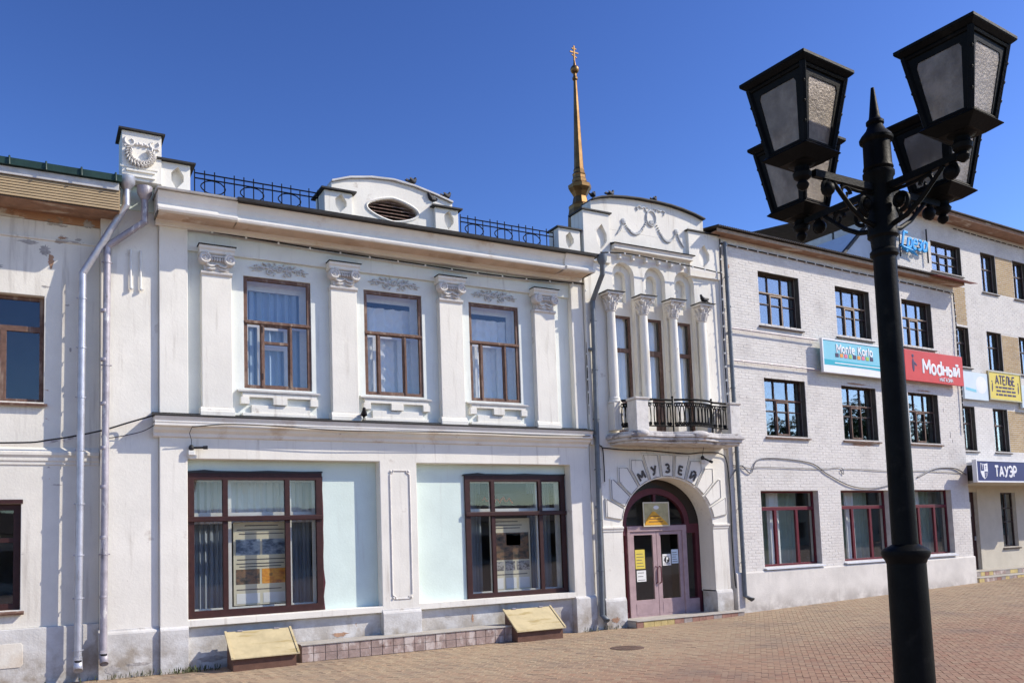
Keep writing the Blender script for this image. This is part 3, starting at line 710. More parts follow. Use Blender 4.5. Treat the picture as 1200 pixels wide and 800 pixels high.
# scroll ornaments over the windows
b = MB()
yo = 0.135
b.spiral(0, yo, 0.02, 0.075, 0.02, 1.3, 0.3, 0.022, 6); b.ball((0, yo, 0.02), (0.03, 0.03, 0.03), 8, 5)
for sg in (-1, 1):
    b.spiral(sg*0.20, yo, 0.075, 0.075, 0.015, 1.3, PI if sg > 0 else 0, 0.02, 6, flip=sg)
    b.spiral(sg*0.20, yo, -0.06, 0.07, 0.015, 1.3, PI if sg > 0 else 0, 0.02, 6, flip=-sg)
    b.spiral(sg*0.38, yo, -0.01, 0.07, 0.015, 1.2, PI if sg > 0 else 0, 0.018, 6, flip=-sg)
    b.tube([(sg*0.08, yo, 0.0), (sg*0.14, yo, 0.02), (sg*0.30, yo, 0.03), (sg*0.42, yo, 0.04), (sg*0.52, yo, 0.0), (sg*0.60, yo, 0.01)], [0.02, 0.022, 0.02, 0.018, 0.014, 0.006], 6)
    b.ball((sg*0.30, yo, 0.10), (0.05, 0.025, 0.02), 8, 5, 0, -sg*0.5); b.ball((sg*0.47, yo, 0.06), (0.045, 0.022, 0.016), 8, 5, 0, sg*0.4)
    b.ball((sg*0.50, yo, -0.04), (0.05, 0.022, 0.016), 8, 5, 0, sg*0.5); b.ball((sg*0.10, yo, -0.10), (0.04, 0.022, 0.016), 8, 5, 0, sg*0.9)
    b.ball((sg*0.09, yo, 0.12), (0.04, 0.022, 0.016), 8, 5, 0, -sg*0.9)
orn = b.mesh("scroll_ornament", "ornament_grey", True)
for cx in (4.38, 6.86, 9.32):
    put("scroll_ornament", orn, P, 0, (cx, -0.002, 7.795))
# upper windows: worn brown outer frames, white inner frames, sills, stepped aprons
UL = ["left upper window with a small vent pane", "", ""]
for k, (x0, x1, z0, z1) in enumerate(UW):
    ma, mb_ = (x0+0.36, x0+0.93) if k == 0 else ((x0+0.31, x0+0.92) if k == 1 else (x0+0.29, x0+0.91))
    zt = 6.70; fw = 0.075
    pn = [(x0+fw, x1-fw, zt+0.04, z1-fw), (x0+fw, ma-0.035, z0+fw, zt-0.04), (mb_+0.035, x1-fw, z0+fw, zt-0.04)]
    if k == 0: pn += [(ma+0.05, mb_-0.05, z0+fw+0.01, 6.27), (ma+0.05, mb_-0.05, 6.33, zt-0.075)]
    else: pn += [(ma+0.05, mb_-0.05, z0+fw+0.01, zt-0.05)]
    w = window(P, x0, x1, z0, z1, 0.185, 0.06, "brown_wood_worn", pn, "window_glass")
    b = MB()
    for xx in (ma, mb_):
        b.box(xx-0.022, xx+0.022, 0.165, 0.184, z0+0.05, zt)
    b.box(x0+0.01, x1-0.01, 0.150, 0.184, zt-0.028, zt+0.022)
    b.build("window_bead", "brown_wood_worn", w, bevel=0.004)
    if k == 0:
        for zz in (5.55, 6.5):
            b = MB(); b.box(ma-0.012, ma+0.012, 0.145, 0.164, zz, zz+0.12); b.build("hinge", "dark_frame", w)
    b = MB(); b.slab(b.rect(x0-0.12, x1+0.12, z0-0.12, z1+0.12), [b.rect(x0+0.002, x1-0.002, z0+0.002, z1-0.002)], 0.402, 0.56); b.build("window_lining", "white_frame", w)
    b = MB(); tp_ = 0.20 if k == 0 else 0.17; sd_ = 0.15
    if k == 0: ip = [(x0+sd_, x1-sd_, zt+0.10, z1-tp_), (x0+sd_, ma-0.03, z0+0.12, zt-0.03), (ma+0.06, mb_-0.06, z0+0.12, 6.22), (ma+0.06, mb_-0.06, 6.34, zt-0.07), (mb_+0.05, x1-sd_, z0+0.12, zt-0.03)]
    else: ip = [(x0+sd_, x1-sd_, zt+0.08, z1-tp_), (x0+sd_, ma-0.02, z0+0.12, zt-0.03), (ma+0.06, mb_-0.06, z0+0.12, zt-0.03), (mb_+0.05, x1-sd_, z0+0.12, zt-0.03)]
    b.slab(b.rect(x0+0.003, x1-0.003, z0+0.003, z1-0.003), [b.rect(*q) for q in ip], 0.47, 0.51); b.build("inner_frame", "white_frame", w, bevel=0.005)
    b = MB(); b.add([(x0-0.14,0.158,z0-0.03),(x1+0.14,0.158,z0-0.03),(x1+0.14,0.03,z0-0.075),(x0-0.14,0.03,z0-0.075),(x0-0.14,0.158,z0-0.055),(x1+0.14,0.158,z0-0.055),(x1+0.14,0.035,z0-0.10),(x0-0.14,0.035,z0-0.10)],
                    [(0,1,2,3),(4,7,6,5),(0,4,5,1),(1,5,6,2),(2,6,7,3),(3,7,4,0)]); b.build("window_sill", "flashing_zinc", w)
    xa, xb = x0-0.06, x1+0.06
    b = MB(); b.box(xa, xb, 0.06, 0.159, 5.17, 5.26); b.build("apron_band", "plaster_white", P, bevel=0.006)
    b = MB(); b.box(xa, xb, 0.075, 0.159, 4.80, 4.86); b.box(xa+0.18, xb-0.12, 0.10, 0.159, 4.86, 5.02); b.build("apron_step", "plaster_white", P, bevel=0.006)
    xc = (xa+xb)/2
    for (q0, q1) in ((xa-0.03, xa+0.13), (xc-0.14, xc+0.14), (xb-0.13, xb+0.03)):
        b = MB(); b.box(q0, q1, 0.05, 0.159, 5.03, 5.169); b.build("apron_block", "plaster_white", P, bevel=0.006)
# shop windows
GW = [(2.62, 5.19, 0.96, 3.66, 3.30, 4.50), (8.47, 11.07, 0.93, 3.64, 9.15, 10.40)]
for (x0, x1, z0, z1, ma, mb_) in GW:
    pn = grid_panes(x0, x1, z0, z1, 0.11, (ma, mb_), (2.80,), 0.10)
    w = window(P, x0-0.02, x1+0.02, z0-0.03, z1+0.05, 0.215, 0.075, "brown_frame", pn, "shop_glass", inset=0.6)
    b = MB(); b.moulding(x0-0.02, x1+0.02, 0.21, [(0.0, 2.745), (0.035, 2.755), (0.035, 2.835), (0.0, 2.845)]); b.build("transom_bar", "brown_frame", w, bevel=0.006)
    b = MB(); b.slab(b.rect(x0, x1, z0, z1), [b.rect(*q) for q in grid_panes(x0, x1, z0, z1, 0.13, (ma+0.09, mb_+0.07), (2.86,), 0.13)], 0.44, 0.49); b.build("inner_frame", "white_frame", w, bevel=0.005)
    b = MB(); b.slab([(x0-0.07, z1+0.02), (x0-0.04, z1+0.055), (x0+0.3, z1+0.085), (x0+0.5, z1+0.065), (x0+1.1, z1+0.06), (x0+1.5, z1+0.075), (x0+2.2, z1+0.06), (x1+0.03, z1+0.07), (x1+0.03, z1+0.04), (x1, z1+0.03)], [], 0.20, 0.262); b.build("window_head", "sign_black", w)
    b = MB(); zz = [z0-0.03+0.27*i for i in range(11)]
    edge = [(x1+0.02, z0-0.05)] + [(x1+0.03+0.05*random.random()*(1-i/14), z) for i, z in enumerate(zz)] + [(x1+0.02, zz[-1])]
    if x0 < 5: b.slab(edge, [], 0.2555, 0.2615); b.build("paint_smear", "door_paint_dark", w)
# framed line panel on the middle pier
b = MB()
x0, x1, z0, z1, q = 6.60, 7.04, 1.06, 3.74, 0.07
pts = [(x0+q, z0), (x1-q, z0), (x1-q, z0+0.04), (x1-0.02, z0+q), (x1, z0+q+0.02), (x1, z1-q-0.02), (x1-0.02, z1-q), (x1-q, z1-0.04), (x1-q, z1), (x0+q, z1), (x0+q, z1-0.04), (x0+0.02, z1-q), (x0, z1-q-0.02), (x0, z0+q+0.02), (x0+0.02, z0+q), (x0+q, z0+0.04)]
b.tube([(p[0], -0.004, p[1]) for p in pts], 0.018, 6, closed=True)
for (px_, pz_) in ((x0+0.02, z1-0.02), (x1-0.02, z1-0.02), (x0+0.02, z0+0.02), (x1-0.02, z0+0.02)):
    b.ball((px_, -0.004, pz_), 0.03, 8, 5)
b.build("line_panel", "stone_ornament", P, smooth=True)

# ---- parapet: corner block with wreath, piers, pediment
def hexa(cx, cz, w, h_): return [(cx-w/2, cz+h_*0.22), (cx-w/2, cz-h_*0.15), (cx-w*0.1, cz-h_/2), (cx+w/2, cz-h_*0.12), (cx+w/2, cz+h_*0.12), (cx+w*0.05, cz+h_/2)]
def parapet_pier(x0, x1, y0, y1, z0, z1, hx=None, cap=0.07, name="parapet_pier"):
    b = MB()
    if hx:
        dh = 0.055+hx[2]*0.36
        b.slab(b.rect(x0, x1, z0, z1), [hexa(*hx)], y0, y0+dh)
        b.box(x0, x1, y0+dh+0.0002, y1, z0, z1)
    else: b.box(x0, x1, y0, y1, z0, z1)
    p = b.build(name, "plaster_white", P, bevel=0.006)
    if cap:
        b = MB(); b.box(x0-cap, x1+cap, y0-cap, y1+cap, z1+0.003, z1+0.035)
        b.add([(x0-cap,y0-cap,z1+0.036),(x1+cap,y0-cap,z1+0.036),(x1+cap,y1+cap,z1+0.036),(x0-cap,y1+cap,z1+0.036),((x0+x1)/2-0.1,(y0+y1)/2,z1+0.08),((x0+x1)/2+0.1,(y0+y1)/2,z1+0.08)],
              [(0,3,2,1),(0,1,5,4),(1,2,5),(2,3,4,5),(3,0,4)])
        b.build("pier_cap", "flashing_dark", p)
    return p
blk = parapet_pier(1.43, 2.11, -0.20, 0.42, 9.07, 10.0, None, 0.06, "corner_block")
b = MB(); b.box(1.40, 2.05, -0.215, -0.201, 9.30, 9.335); b.box(1.50, 2.0, -0.235, -0.201, 9.235, 9.27); b.box(1.50, 2.0, -0.235, -0.201, 9.13, 9.165); b.build("block_band", "plaster_white", blk, bevel=0.004)
b = MB()                                            # wreath of leaves and two ribbon loops
for k in range(0, 34, 2):
    a = R(35)-R(250)*k/33
    cx, cz = 1.745+0.205*math.cos(a), 9.56+0.175*math.sin(a)
    for sg in (-1, 1):
        b.ball((cx+0.028*sg*math.cos(a), -0.235, cz+0.028*sg*math.sin(a)), (0.062, 0.06, 0.020), 6, 4, 0, -(a-PI/2)+sg*0.8)
b.build("wreath", "stone_ornament", blk, smooth=True)
b = MB()
for sg in (-1, 1):
    b.spiral(1.77+sg*0.20, -0.215, 9.80, 0.10, 0.05, 0.75, PI*0.9 if sg < 0 else PI*0.1, 0.026, 6, flip=-sg)
    b.tube([(1.77+sg*0.28, -0.215, 9.86), (1.77+sg*0.30, -0.215, 9.78), (1.77+sg*0.25, -0.215, 9.74), (1.77+sg*0.30, -0.215, 9.70)], 0.02, 6)
for k in range(5): b.ball((1.68+0.045*k, -0.22, 9.755+0.02*(k % 2)), (0.032, 0.03, 0.03), 7, 5)
b.build("ribbon", "stone_ornament", blk, smooth=True)
parapet_pier(2.112, 2.63, -0.15, 0.40, 8.85, 9.55, (2.40, 9.27, 0.22, 0.44), 0.09)
parapet_pier(5.24, 5.83, -0.20, 0.42, 8.80, 9.52, (5.59, 9.28, 0.24, 0.40), 0.08)
parapet_pier(7.73, 8.29, -0.20, 0.42, 8.80, 9.55, (8.06, 9.30, 0.22, 0.44), 0.08)
arc = [(5.42, 9.74), (5.81, 9.88), (6.30, 9.97), (6.79, 10.0), (7.28, 9.95), (7.79, 9.84), (8.20, 9.73)]
lens = []
for i in range(28):
    t = 2*PI*i/28; lens.append((6.78+0.57*math.cos(t), 9.36+0.235*math.sin(t)*(1-0.25*abs(math.cos(t)))))
b = MB(); b.slab([(5.42, 8.80), (8.20, 8.80)] + arc[::-1], [lens], -0.10, 0.25); ped = b.build("pediment", "plaster_white", P, bevel=0.008)
b = MB(); b.slab([(p[0], p[1]+0.003) for p in arc] + [(p[0], p[1]+0.045) for p in arc[::-1]], [], -0.16, 0.30); b.build("pediment_coping", "flashing_zinc", ped, bevel=0.004)
b = MB()
ring = [(6.78+0.60*math.cos(2*PI*i/28), -0.10, 9.36+0.265*math.sin(2*PI*i/28)*(1-0.25*abs(math.cos(2*PI*i/28)))) for i in range(28)]
b.tube(ring, 0.028, 6, closed=True); b.build("vent_rim", "plaster_white", ped, smooth=True)
b = MB(); b.box(6.2, 7.36, 0.20, 0.24, 9.12, 9.6); b.build("vent_backing", "sign_black", ped)
for k in range(6):
    zc = 9.17+0.077*k; hw = 0.57*math.sqrt(max(0.02, 1-((zc-9.36)/0.24)**2))*0.97
    b = MB(); b.add([(6.78-hw,-0.04,zc-0.03),(6.78+hw,-0.04,zc-0.03),(6.78+hw,0.08,zc+0.035),(6.78-hw,0.08,zc+0.035),(6.78-hw,-0.04,zc-0.012),(6.78+hw,-0.04,zc-0.012),(6.78+hw,0.08,zc+0.05),(6.78-hw,0.08,zc+0.05)],
                    [(0,1,2,3),(4,7,6,5),(0,4,5,1),(1,5,6,2),(2,6,7,3),(3,7,4,0)]); b.build("louvre_slat", "brown_wood_worn", ped)

# ---- entrance tower
b = MB()
bays = (12.88, 13.87, 14.84)
wz0, wz1 = 4.72, 7.68
b.slab(b.rect(11.70, 16.05, 4.40, 9.80), [arch_hole(c-0.33, c+0.33, 4.72, 8.66, 0.33, 16) for c in bays], -0.08, 0.07); b.build("tower_wall", "plaster_white", P, bevel=0.006)
b = MB(); b.slab(b.rect(12.3, 15.5, 4.45, 9.3), [b.rect(c-0.28, c+0.28, wz0, wz1) for c in bays] + [arch_hole(c-0.17, c+0.17, 8.02, 8.64, 0.17, 12) for c in bays], 0.072, 0.21); b.build("bay_wall", "plaster_white", P, bevel=0.005)
b = MB(); b.box(12.4, 15.4, 0.212, 0.25, 7.9, 9.0); b.build("niche_back", "plaster_white", P)
b = MB(); b.slab(b.rect(11.70, 16.05, 4.40, 9.80), [b.rect(12.25, 15.55, 4.44, 9.32)], 0.072, 0.3); b.build("tower_core", "plaster_white", P)
tarc = [(11.98, 10.44), (12.23, 10.53), (12.57, 10.61), (13.0, 10.66), (13.45, 10.69), (14.05, 10.695), (14.45, 10.68), (14.83, 10.64), (15.25, 10.57), (15.60, 10.48)]
b = MB(); b.slab([(11.98, 9.802), (15.60, 9.802)] + tarc[::-1], [], -0.08, 0.3); tp = b.build("tower_gable", "plaster_white", P, bevel=0.006)
b = MB(); b.slab([(p[0], p[1]+0.003) for p in tarc] + [(p[0], p[1]+0.035) for p in tarc[::-1]], [], -0.20, 0.34); b.build("gable_coping", "flashing_dark", tp)
parapet_pier(11.68, 12.47, -0.16, 0.36, 8.9, 10.14, (12.22, 9.53, 0.30, 0.66), 0.05, "tower_pier")
parapet_pier(15.00, 16.03, -0.16, 0.36, 8.9, 10.10, (15.52, 9.47, 0.34, 0.64), 0.05, "tower_pier")
parapet_pier(10.98, 11.60, -0.12, 0.3, 8.8, 9.60, (11.30, 9.33, 0.22, 0.42), 0.05, "parapet_pier")
b = MB(); b.moulding(12.50, 15.02, -0.08, [(0.0, 9.18), (0.04, 9.19), (0.06, 9.24), (0.20, 9.26), (0.20, 9.33), (0.235, 9.37), (0.0, 9.39)], 0.0, 0.0); ph = b.build("portal_hood", "plaster_white", P, bevel=0.004)
b = MB(); b.moulding(12.47, 15.06, -0.08, [(0.0, 9.392), (0.25, 9.374), (0.26, 9.39), (0.0, 9.45)]); b.build("hood_flashing", "flashing_dark", ph)
for k in range(6):
    b = MB(); b.box(12.72+0.41*k, 12.78+0.41*k, -0.18, -0.082, 9.06, 9.195); b.build("hood_bracket", "plaster_white", ph, bevel=0.004)
# festoon, medallion and bow on the gable
b = MB()
ell = [(13.845+0.15*math.cos(2*PI*i/22), -0.095, 10.27+0.20*math.sin(2*PI*i/22)) for i in range(22)]
b.tube(ell, 0.024, 6, closed=True)
for k in range(9): b.ball((13.845+0.03*(k % 3-1), -0.10, 10.12+0.01*k), (0.045, 0.03, 0.03), 6, 4)
b.build("medallion", "ornament_grey", P, smooth=True)
def festoon(xa, za, xb, zb, sag, n, r):
    b = MB()
    for i in range(n+1):
        t = i/n; x = xa+(xb-xa)*t; z = za+(zb-za)*t-sag*4*t*(1-t)
        rr = r*(0.55+0.75*math.sin(PI*t))
        b.ball((x+random.uniform(-.008, .008), -0.095, z), (rr*1.2, 0.03, rr), 6, 4, 0, random.uniform(-1, 1))
    b.build("festoon", "ornament_grey", P, smooth=True)
festoon(12.98, 10.06, 13.70, 10.20, 0.34, 22, 0.03); festoon(13.99, 10.18, 14.65, 10.02, 0.36, 22, 0.03)
festoon(12.95, 10.04, 12.74, 9.70, 0.03, 12, 0.022); festoon(14.68, 10.0, 14.88, 9.66, 0.03, 12, 0.022)
for (cx, cz) in ((12.96, 10.07), (14.66, 10.04)):
    b = MB(); b.lathe([(0.02, -0.04), (0.07, -0.02), (0.075, 0.0)], seg=12)
    v = b.v; b.v = [(cx+p[0], -0.09+p[2], cz+p[1]) for p in v]; b.build("rosette", "ornament_grey", P, smooth=True)
b = MB()
for sg in (-1, 1):
    b.spiral(13.845+sg*0.12, -0.095, 10.50, 0.085, 0.03, 0.9, PI if sg > 0 else 0, 0.02, 6, flip=sg)
    b.tube([(13.845+sg*0.2, -0.095, 10.53), (13.845+sg*0.30, -0.095, 10.50), (13.845+sg*0.38, -0.095, 10.54), (13.845+sg*0.46, -0.095, 10.49), (13.845+sg*0.42, -0.095, 10.42)], 0.02, 6)
b.build("bow", "ornament_grey", P, smooth=True)
# columns between the tall windows
def column_meshes():
    d = {}
    b = MB(); b.lathe([(0.115, 5.55), (0.118, 6.3), (0.10, 7.66)], 0, -0.20, 20); d['shaft'] = b.mesh("column", "plaster_white", True)
    b = MB(); b.box(-0.13, 0.13, -0.35, -0.082, 4.74, 5.40); b.lathe([(0.16, 5.402), (0.165, 5.43), (0.16, 5.455), (0.13, 5.465), (0.13, 5.49), (0.14, 5.51), (0.118, 5.55)], 0, -0.20, 20); d['base'] = b.mesh("column_base", "plaster_white", True)
    b = MB(); b.lathe([(0.10, 7.655), (0.122, 7.665), (0.125, 7.685), (0.10, 7.70), (0.11, 7.80), (0.14, 7.93), (0.20, 8.04)], 0, -0.20, 20)
    for ring, (r0, z0, hh, n, ph) in enumerate(((0.105, 7.70, 0.17, 8, 0), (0.115, 7.78, 0.19, 8, PI/8))):
        for k in range(n):
            a = ph+2*PI*k/n
            ca, sa = math.cos(a), math.sin(a)
            pts = [(r0*ca, -0.20+r0*sa, z0), ((r0+0.02)*ca, -0.20+(r0+0.02)*sa, z0+hh*0.6), ((r0+0.07)*ca, -0.20+(r0+0.07)*sa, z0+hh), ((r0+0.095)*ca, -0.20+(r0+0.095)*sa, z0+hh*0.86)]
            b.tube(pts, [0.036, 0.036, 0.026, 0.012], 6)
    for (ax, ay) in ((-1, -1), (1, -1)):
        b.spiral(ax*0.17, -0.40, 8.0, 0.055, 0.015, 1.3, PI/2, 0.018, 6, flip=ax)
        b.tube([(ax*0.07, -0.31, 7.86), (ax*0.13, -0.37, 7.97), (ax*0.18, -0.40, 8.05)], 0.022, 6)
    d['cap'] = b.mesh("capital", "stone_ornament", True)
    b = MB(); b.box(-0.235, 0.235, -0.44, -0.082, 8.05, 8.105); d['abacus'] = b.mesh("abacus", "stone_ornament")
    b = MB(); b.box(-0.265, 0.265, -0.475, -0.082, 8.107, 8.125); d['flash'] = b.mesh("cap_flashing", "flashing_dark")
    return d
cm = column_meshes()
for cx in (12.36, 13.355, 14.31, 15.275):
    s = put("column", cm['shaft'], P, 0, (cx, 0, 0))
    put("column_base", cm['base'], s, 0.006); put("capital", cm['cap'], s); put("abacus", cm['abacus'], s, 0.006); put("cap_flashing", cm['flash'], s)
for i, c in enumerate(bays):
    x0, x1 = c-0.28, c+0.28
    pn = [(x0+0.06, x1-0.06, 6.86, wz1-0.06), (x0+0.06, x1-0.06, 5.55, 6.76)]
    if i == 1: pn = [(x0+0.06, x1-0.06, 6.86, wz1-0.06), (x0+0.09, x1-0.09, 5.62, 6.72)]
    else: pn += [(x0+0.06, x1-0.06, wz0+0.08, 5.45)]
    window(P, x0, x1, wz0, wz1, 0.09, 0.06, "brown_wood_worn", pn, "window_glass")
# balcony: slab with lobed edge, corner piers, iron rail
BF = -0.88
def bal_outline(g):
    pts = [(12.14-g, -0.05), (12.22-g, -0.62), (12.34-g, -0.86-g), (12.62, -0.98-g), (12.98, -0.95-g), (13.2, -0.92-g), (13.55, -0.94-g)]
    pts += [(13.62+0.1*k, -0.95-g-0.16*math.sin(PI*(k+0.6)/13.2)) for k in range(13)]
    pts += [(15.0, -0.93-g), (15.35, -0.95-g), (15.78+g, -0.96-g), (15.88+g, -0.80), (15.92+g, -0.05)]
    return pts
def prism_z(b, pts, z0, z1):
    n = len(pts); b.add([(p[0], p[1], z0) for p in pts]+[(p[0], p[1], z1) for p in pts], [tuple(range(n)), tuple(reversed(range(n, 2*n)))]+[(i, (i+1) % n, (i+1) % n+n, i+n) for i in range(n)])
b = MB(); prism_z(b, bal_outline(-0.10), 4.38, 4.44); prism_z(b, bal_outline(-0.03), 4.442, 4.52); prism_z(b, bal_outline(0.02), 4.522, 4.60); prism_z(b, bal_outline(-0.04), 4.602, 4.66)
bal = b.build("balcony", "balcony_stone", P, bevel=0.016)
for (cx, cy, rr) in ((12.60, -0.93, 0.17), (14.25, -1.05, 0.30)):
    b = MB(); b.ball((cx, cy, 4.60), (rr, 0.11, 0.09), 14, 8); b.build("balcony_lobe", "balcony_stone", bal, smooth=True)
for (x0, x1) in ((12.46, 12.82), (15.42, 15.74)):
    b = MB(); b.box(x0, x1, BF-0.02, BF+0.33, 4.66, 5.40); b.moulding(x0, x1, BF+0.33, [(0.35, 5.402), (0.38, 5.42), (0.39, 5.46), (0, 5.47)], 0.1, 0.1); b.build("balcony_pier", "stone_ornament", bal, bevel=0.012)
b = MB(); b.box(15.42, 15.74, -0.35, -0.082, 4.66, 5.40); b.build("balcony_pier", "balcony_stone", bal, bevel=0.012)
def rail(pts, name="balcony_railing", pitch=0.17):
    b = MB()
    for zz, rr in ((5.44, 0.028), (5.36, 0.014), (4.80, 0.018)):
        b.tube([(p[0], p[1], zz) for p in pts], rr, 6)
    L_ = [0.0]
    for i in range(1, len(pts)): L_.append(L_[-1]+math.dist(pts[i-1], pts[i]))
    n = max(2, int(L_[-1]/pitch))
    for k in range(n):
        s_ = L_[-1]*(k+0.5)/n
        i = max(j for j in range(len(L_)-1) if L_[j] <= s_)
        t = (s_-L_[i])/(L_[i+1]-L_[i]); x = pts[i][0]+(pts[i+1][0]-pts[i][0])*t; y = pts[i][1]+(pts[i+1][1]-pts[i][1])*t
        dx, dy = (pts[i+1][0]-pts[i][0]), (pts[i+1][1]-pts[i][1]); l_ = math.hypot(dx, dy); dx /= l_; dy /= l_
        loop = []
        for q in range(20):
            a = 2*PI*q/20; u = 0.05*math.cos(a); zz = 5.05+0.23*max(-1, min(1, 1.25*math.sin(a)))
            loop.append((x+dx*u, y+dy*u, zz))
        b.tube(loop, 0.014, 5, closed=True)
        for sg in (-1, 1):
            c_ = []
            for q in range(9):
                a = -PI/2+sg*(1.9*PI*q/8); c_.append((x+dx*(sg*0.035+0.03*math.cos(a)), y+dy*(sg*0.035+0.03*math.cos(a)), 5.315+0.035*math.sin(a)))
            b.tube(c_, 0.013, 5)
            b.tube([(p_[0], p_[1], 4.83+(5.315-p_[2])+0.03) for p_ in c_], 0.013, 5)
    b.build(name, "iron_black", bal)
bow = [(13.62+0.1*k, BF-0.18*math.sin(PI*(k+0.3)/12.6)) for k in range(13)]
rail([(12.83, BF+0.1), (13.60, BF+0.05)]); rail(bow, pitch=0.12); rail([(14.88, BF+0.05), (15.41, BF+0.1)])
rail([(12.52, BF+0.34), (12.42, -0.38)]); rail([(15.6, BF+0.34), (15.6, -0.36)])
for x in (13.61, 14.85):
    b = MB(); b.tube([(x, BF+0.04, 4.67), (x, BF+0.04, 5.50)], 0.018, 6); b.ball((x, BF+0.04, 5.51), 0.03, 8, 5); b.build("rail_post", "iron_black", bal)
# portal
AC, AS, ARX, ARZ = 13.93, 2.40, 1.43, 1.21
b = MB(); b.slab([(11.92, 0.70), (12.50, 0.70)] + arch_pts(AC, AS, ARX, ARZ, 30)[::-1] + [(15.36, 0.70), (15.87, 0.70), (15.87, 4.40), (11.92, 4.40)], [], -0.10, 0.44); b.build("portal_wall", "plaster_white", P, bevel=0.008)
for (x0, x1) in ((15.872, 16.05), (11.70, 11.918)):
    b = MB(); b.box(x0, x1, 0.0, 0.3, 0.0, 4.40); b.build("portal_side_wall", "plaster_white", P)
for (x0, x1, l_, r_) in ((11.92, 12.50, 1, 0), (15.36, 15.87, 0, 1)):
    b = MB(); b.moulding(x0, x1, 0.40, [(0.54, -0.05), (0.54, 0.66), (0.525, 0.70), (0.50, 0.74), (0, 0.745)], 0.06*l_, 0.06*r_); b.build("portal_plinth", "plaster_plinth", P, bevel=0.008)
    b = MB(); b.moulding(x0, x1, -0.10, [(0.0, 2.30), (0.02, 2.31), (0.025, 2.36), (0.05, 2.38), (0.05, 2.42), (0, 2.43)], 0.8*l_, 0.8*r_); b.build("impost", "plaster_white", P, bevel=0.004)
def clip(poly, a, c, sgn):
    """keep points with sgn*(p[a]-c) <= 0"""
    out = []
    for i in range(len(poly)):
        p, q = poly[i], poly[(i+1) % len(poly)]
        dp, dq = sgn*(p[a]-c), sgn*(q[a]-c)
        if dp <= 0: out.append(p)
        if dp*dq < 0:
            t = dp/(dp-dq); out.append((p[0]+(q[0]-p[0])*t, p[1]+(q[1]-p[1])*t))
    return out
LETTERS = {-30: "М", -15: "У", 0: "З", 15: "Е", 30: "Й"}
LIM = {0: (9, 1.80), 15: (9, 1.80), 30: (1.14, 1.66), 45: (1.52, 1.47), 60: (1.76, 1.18), 75: (1.92, 0.83), 90: (1.99, 0.47)}
for ang in (-90, -75, -60, -45, -30, -15, 0, 15, 30, 45, 60, 75, 90):
    a0, a1 = R(ang-6.7), R(ang+6.7)
    if abs(ang) == 90: continue
    poly = []
    for k in range(5):
        a = a0+(a1-a0)*k/4; poly.append((1.025*ARX*math.sin(a), 1.025*ARZ*math.cos(a)))
    for a in (a1, a0): poly.append((3*math.sin(a), 3*math.cos(a)))
    xm, zm = LIM[abs(ang)]
    poly = clip(poly, 1, zm, 1); poly = clip(poly, 0, xm, 1); poly = clip(poly, 0, -xm, -1)
    b = MB(); b.slab([(AC+p[0], AS+p[1]) for p in poly], [], -0.135, -0.101); vs_ = b.build("voussoir", "plaster_white", P, bevel=0.006)
    cx_ = sum(p[0] for p in poly)/len(poly); cz_ = sum(p[1] for p in poly)/len(poly)
    ins = [(cx_+(p[0]-cx_)*0.90, cz_+(p[1]-cz_)*0.93) for p in poly]
    b = MB(); b.tube([(AC+p[0], -0.136, AS+p[1]) for p in ins], 0.010, 5, closed=True); b.build("voussoir_bead", "joint_grey", vs_)
    if ang in LETTERS:
        rr = 1.0
        text("letter", LETTERS[ang], 0.27, "letter_dark", vs_, (AC+(ARX+0.23)*math.sin(R(ang))*0.985, -0.145, AS+(ARZ+0.235)*math.cos(R(ang))), (PI/2, R(ang), 0), ext=0.014, bold=0.024, sx=1.15)
# door set back in the arch
DY = 0.45
b = MB()
outer = [(12.46, 0.12), (15.40, 0.12)] + arch_pts(AC, AS, ARX+0.04, ARZ+0.04, 30)
holes = [arch_hole(13.02, 14.90, 2.45, 2.47, 0.76, 20), [(13.09, 0.14), (14.80, 0.14), (14.80, 2.30), (13.09, 2.30)], [(12.58, 0.30), (12.98, 0.30), (12.98, 2.2), (12.58, 2.2)], [(14.93, 0.55), (15.24, 0.55), (15.24, 2.22), (14.93, 2.22)]]
b.slab(outer, holes, DY, DY+0.12); dfr = b.build("door_frame", "door_paint_dark", P, bevel=0.008)
ringo = [(AC+(ARX+0.02)*math.cos(PI*i/30), AS+0.06+(ARZ-0.04)*math.sin(PI*i/30)) for i in range(31)]; ringi = [(AC+1.12*math.cos(PI*i/30), AS+0.06+0.93*math.sin(PI*i/30)) for i in range(31)]
b = MB(); b.slab(ringo + ringi[::-1], [], DY-0.006, DY-0.001); b.build("arch_glazing", "dark_glazing", dfr)
for (x0, x1) in ((13.02, 13.10), (14.78, 14.92)):
    b = MB(); b.box(x0, x1, DY-0.03, DY-0.001, 0.13, 2.40); b.build("door_post", "door_paint", dfr, bevel=0.006)
b = MB(); b.box(13.02, 14.92, DY-0.035, DY-0.001, 2.29, 2.43); b.build("door_head", "door_paint", dfr, bevel=0.006)
b = MB(); b.box(14.92, 15.26, DY-0.03, DY-0.001, 0.13, 0.53); b.build("side_panel", "door_paint", dfr, bevel=0.006)
b = MB(); b.slab(arch_hole(13.0, 14.92, 2.44, 2.46, 0.78, 20), [], DY+0.06, DY+0.066); b.build("fanlight_pane", "shop_glass", dfr)
b = MB(); b.box(13.92, 13.99, DY+0.01, DY+0.09, 2.44, 3.25); b.build("fanlight_bar", "door_paint_dark", dfr)
for r_ in ((12.57, 12.99, 0.29, 2.21), (14.92, 15.25, 0.54, 2.23)):
    b = MB(); b.box(r_[0], r_[1], DY+0.06, DY+0.066, r_[2], r_[3]); b.build("side_pane", "shop_glass", dfr)
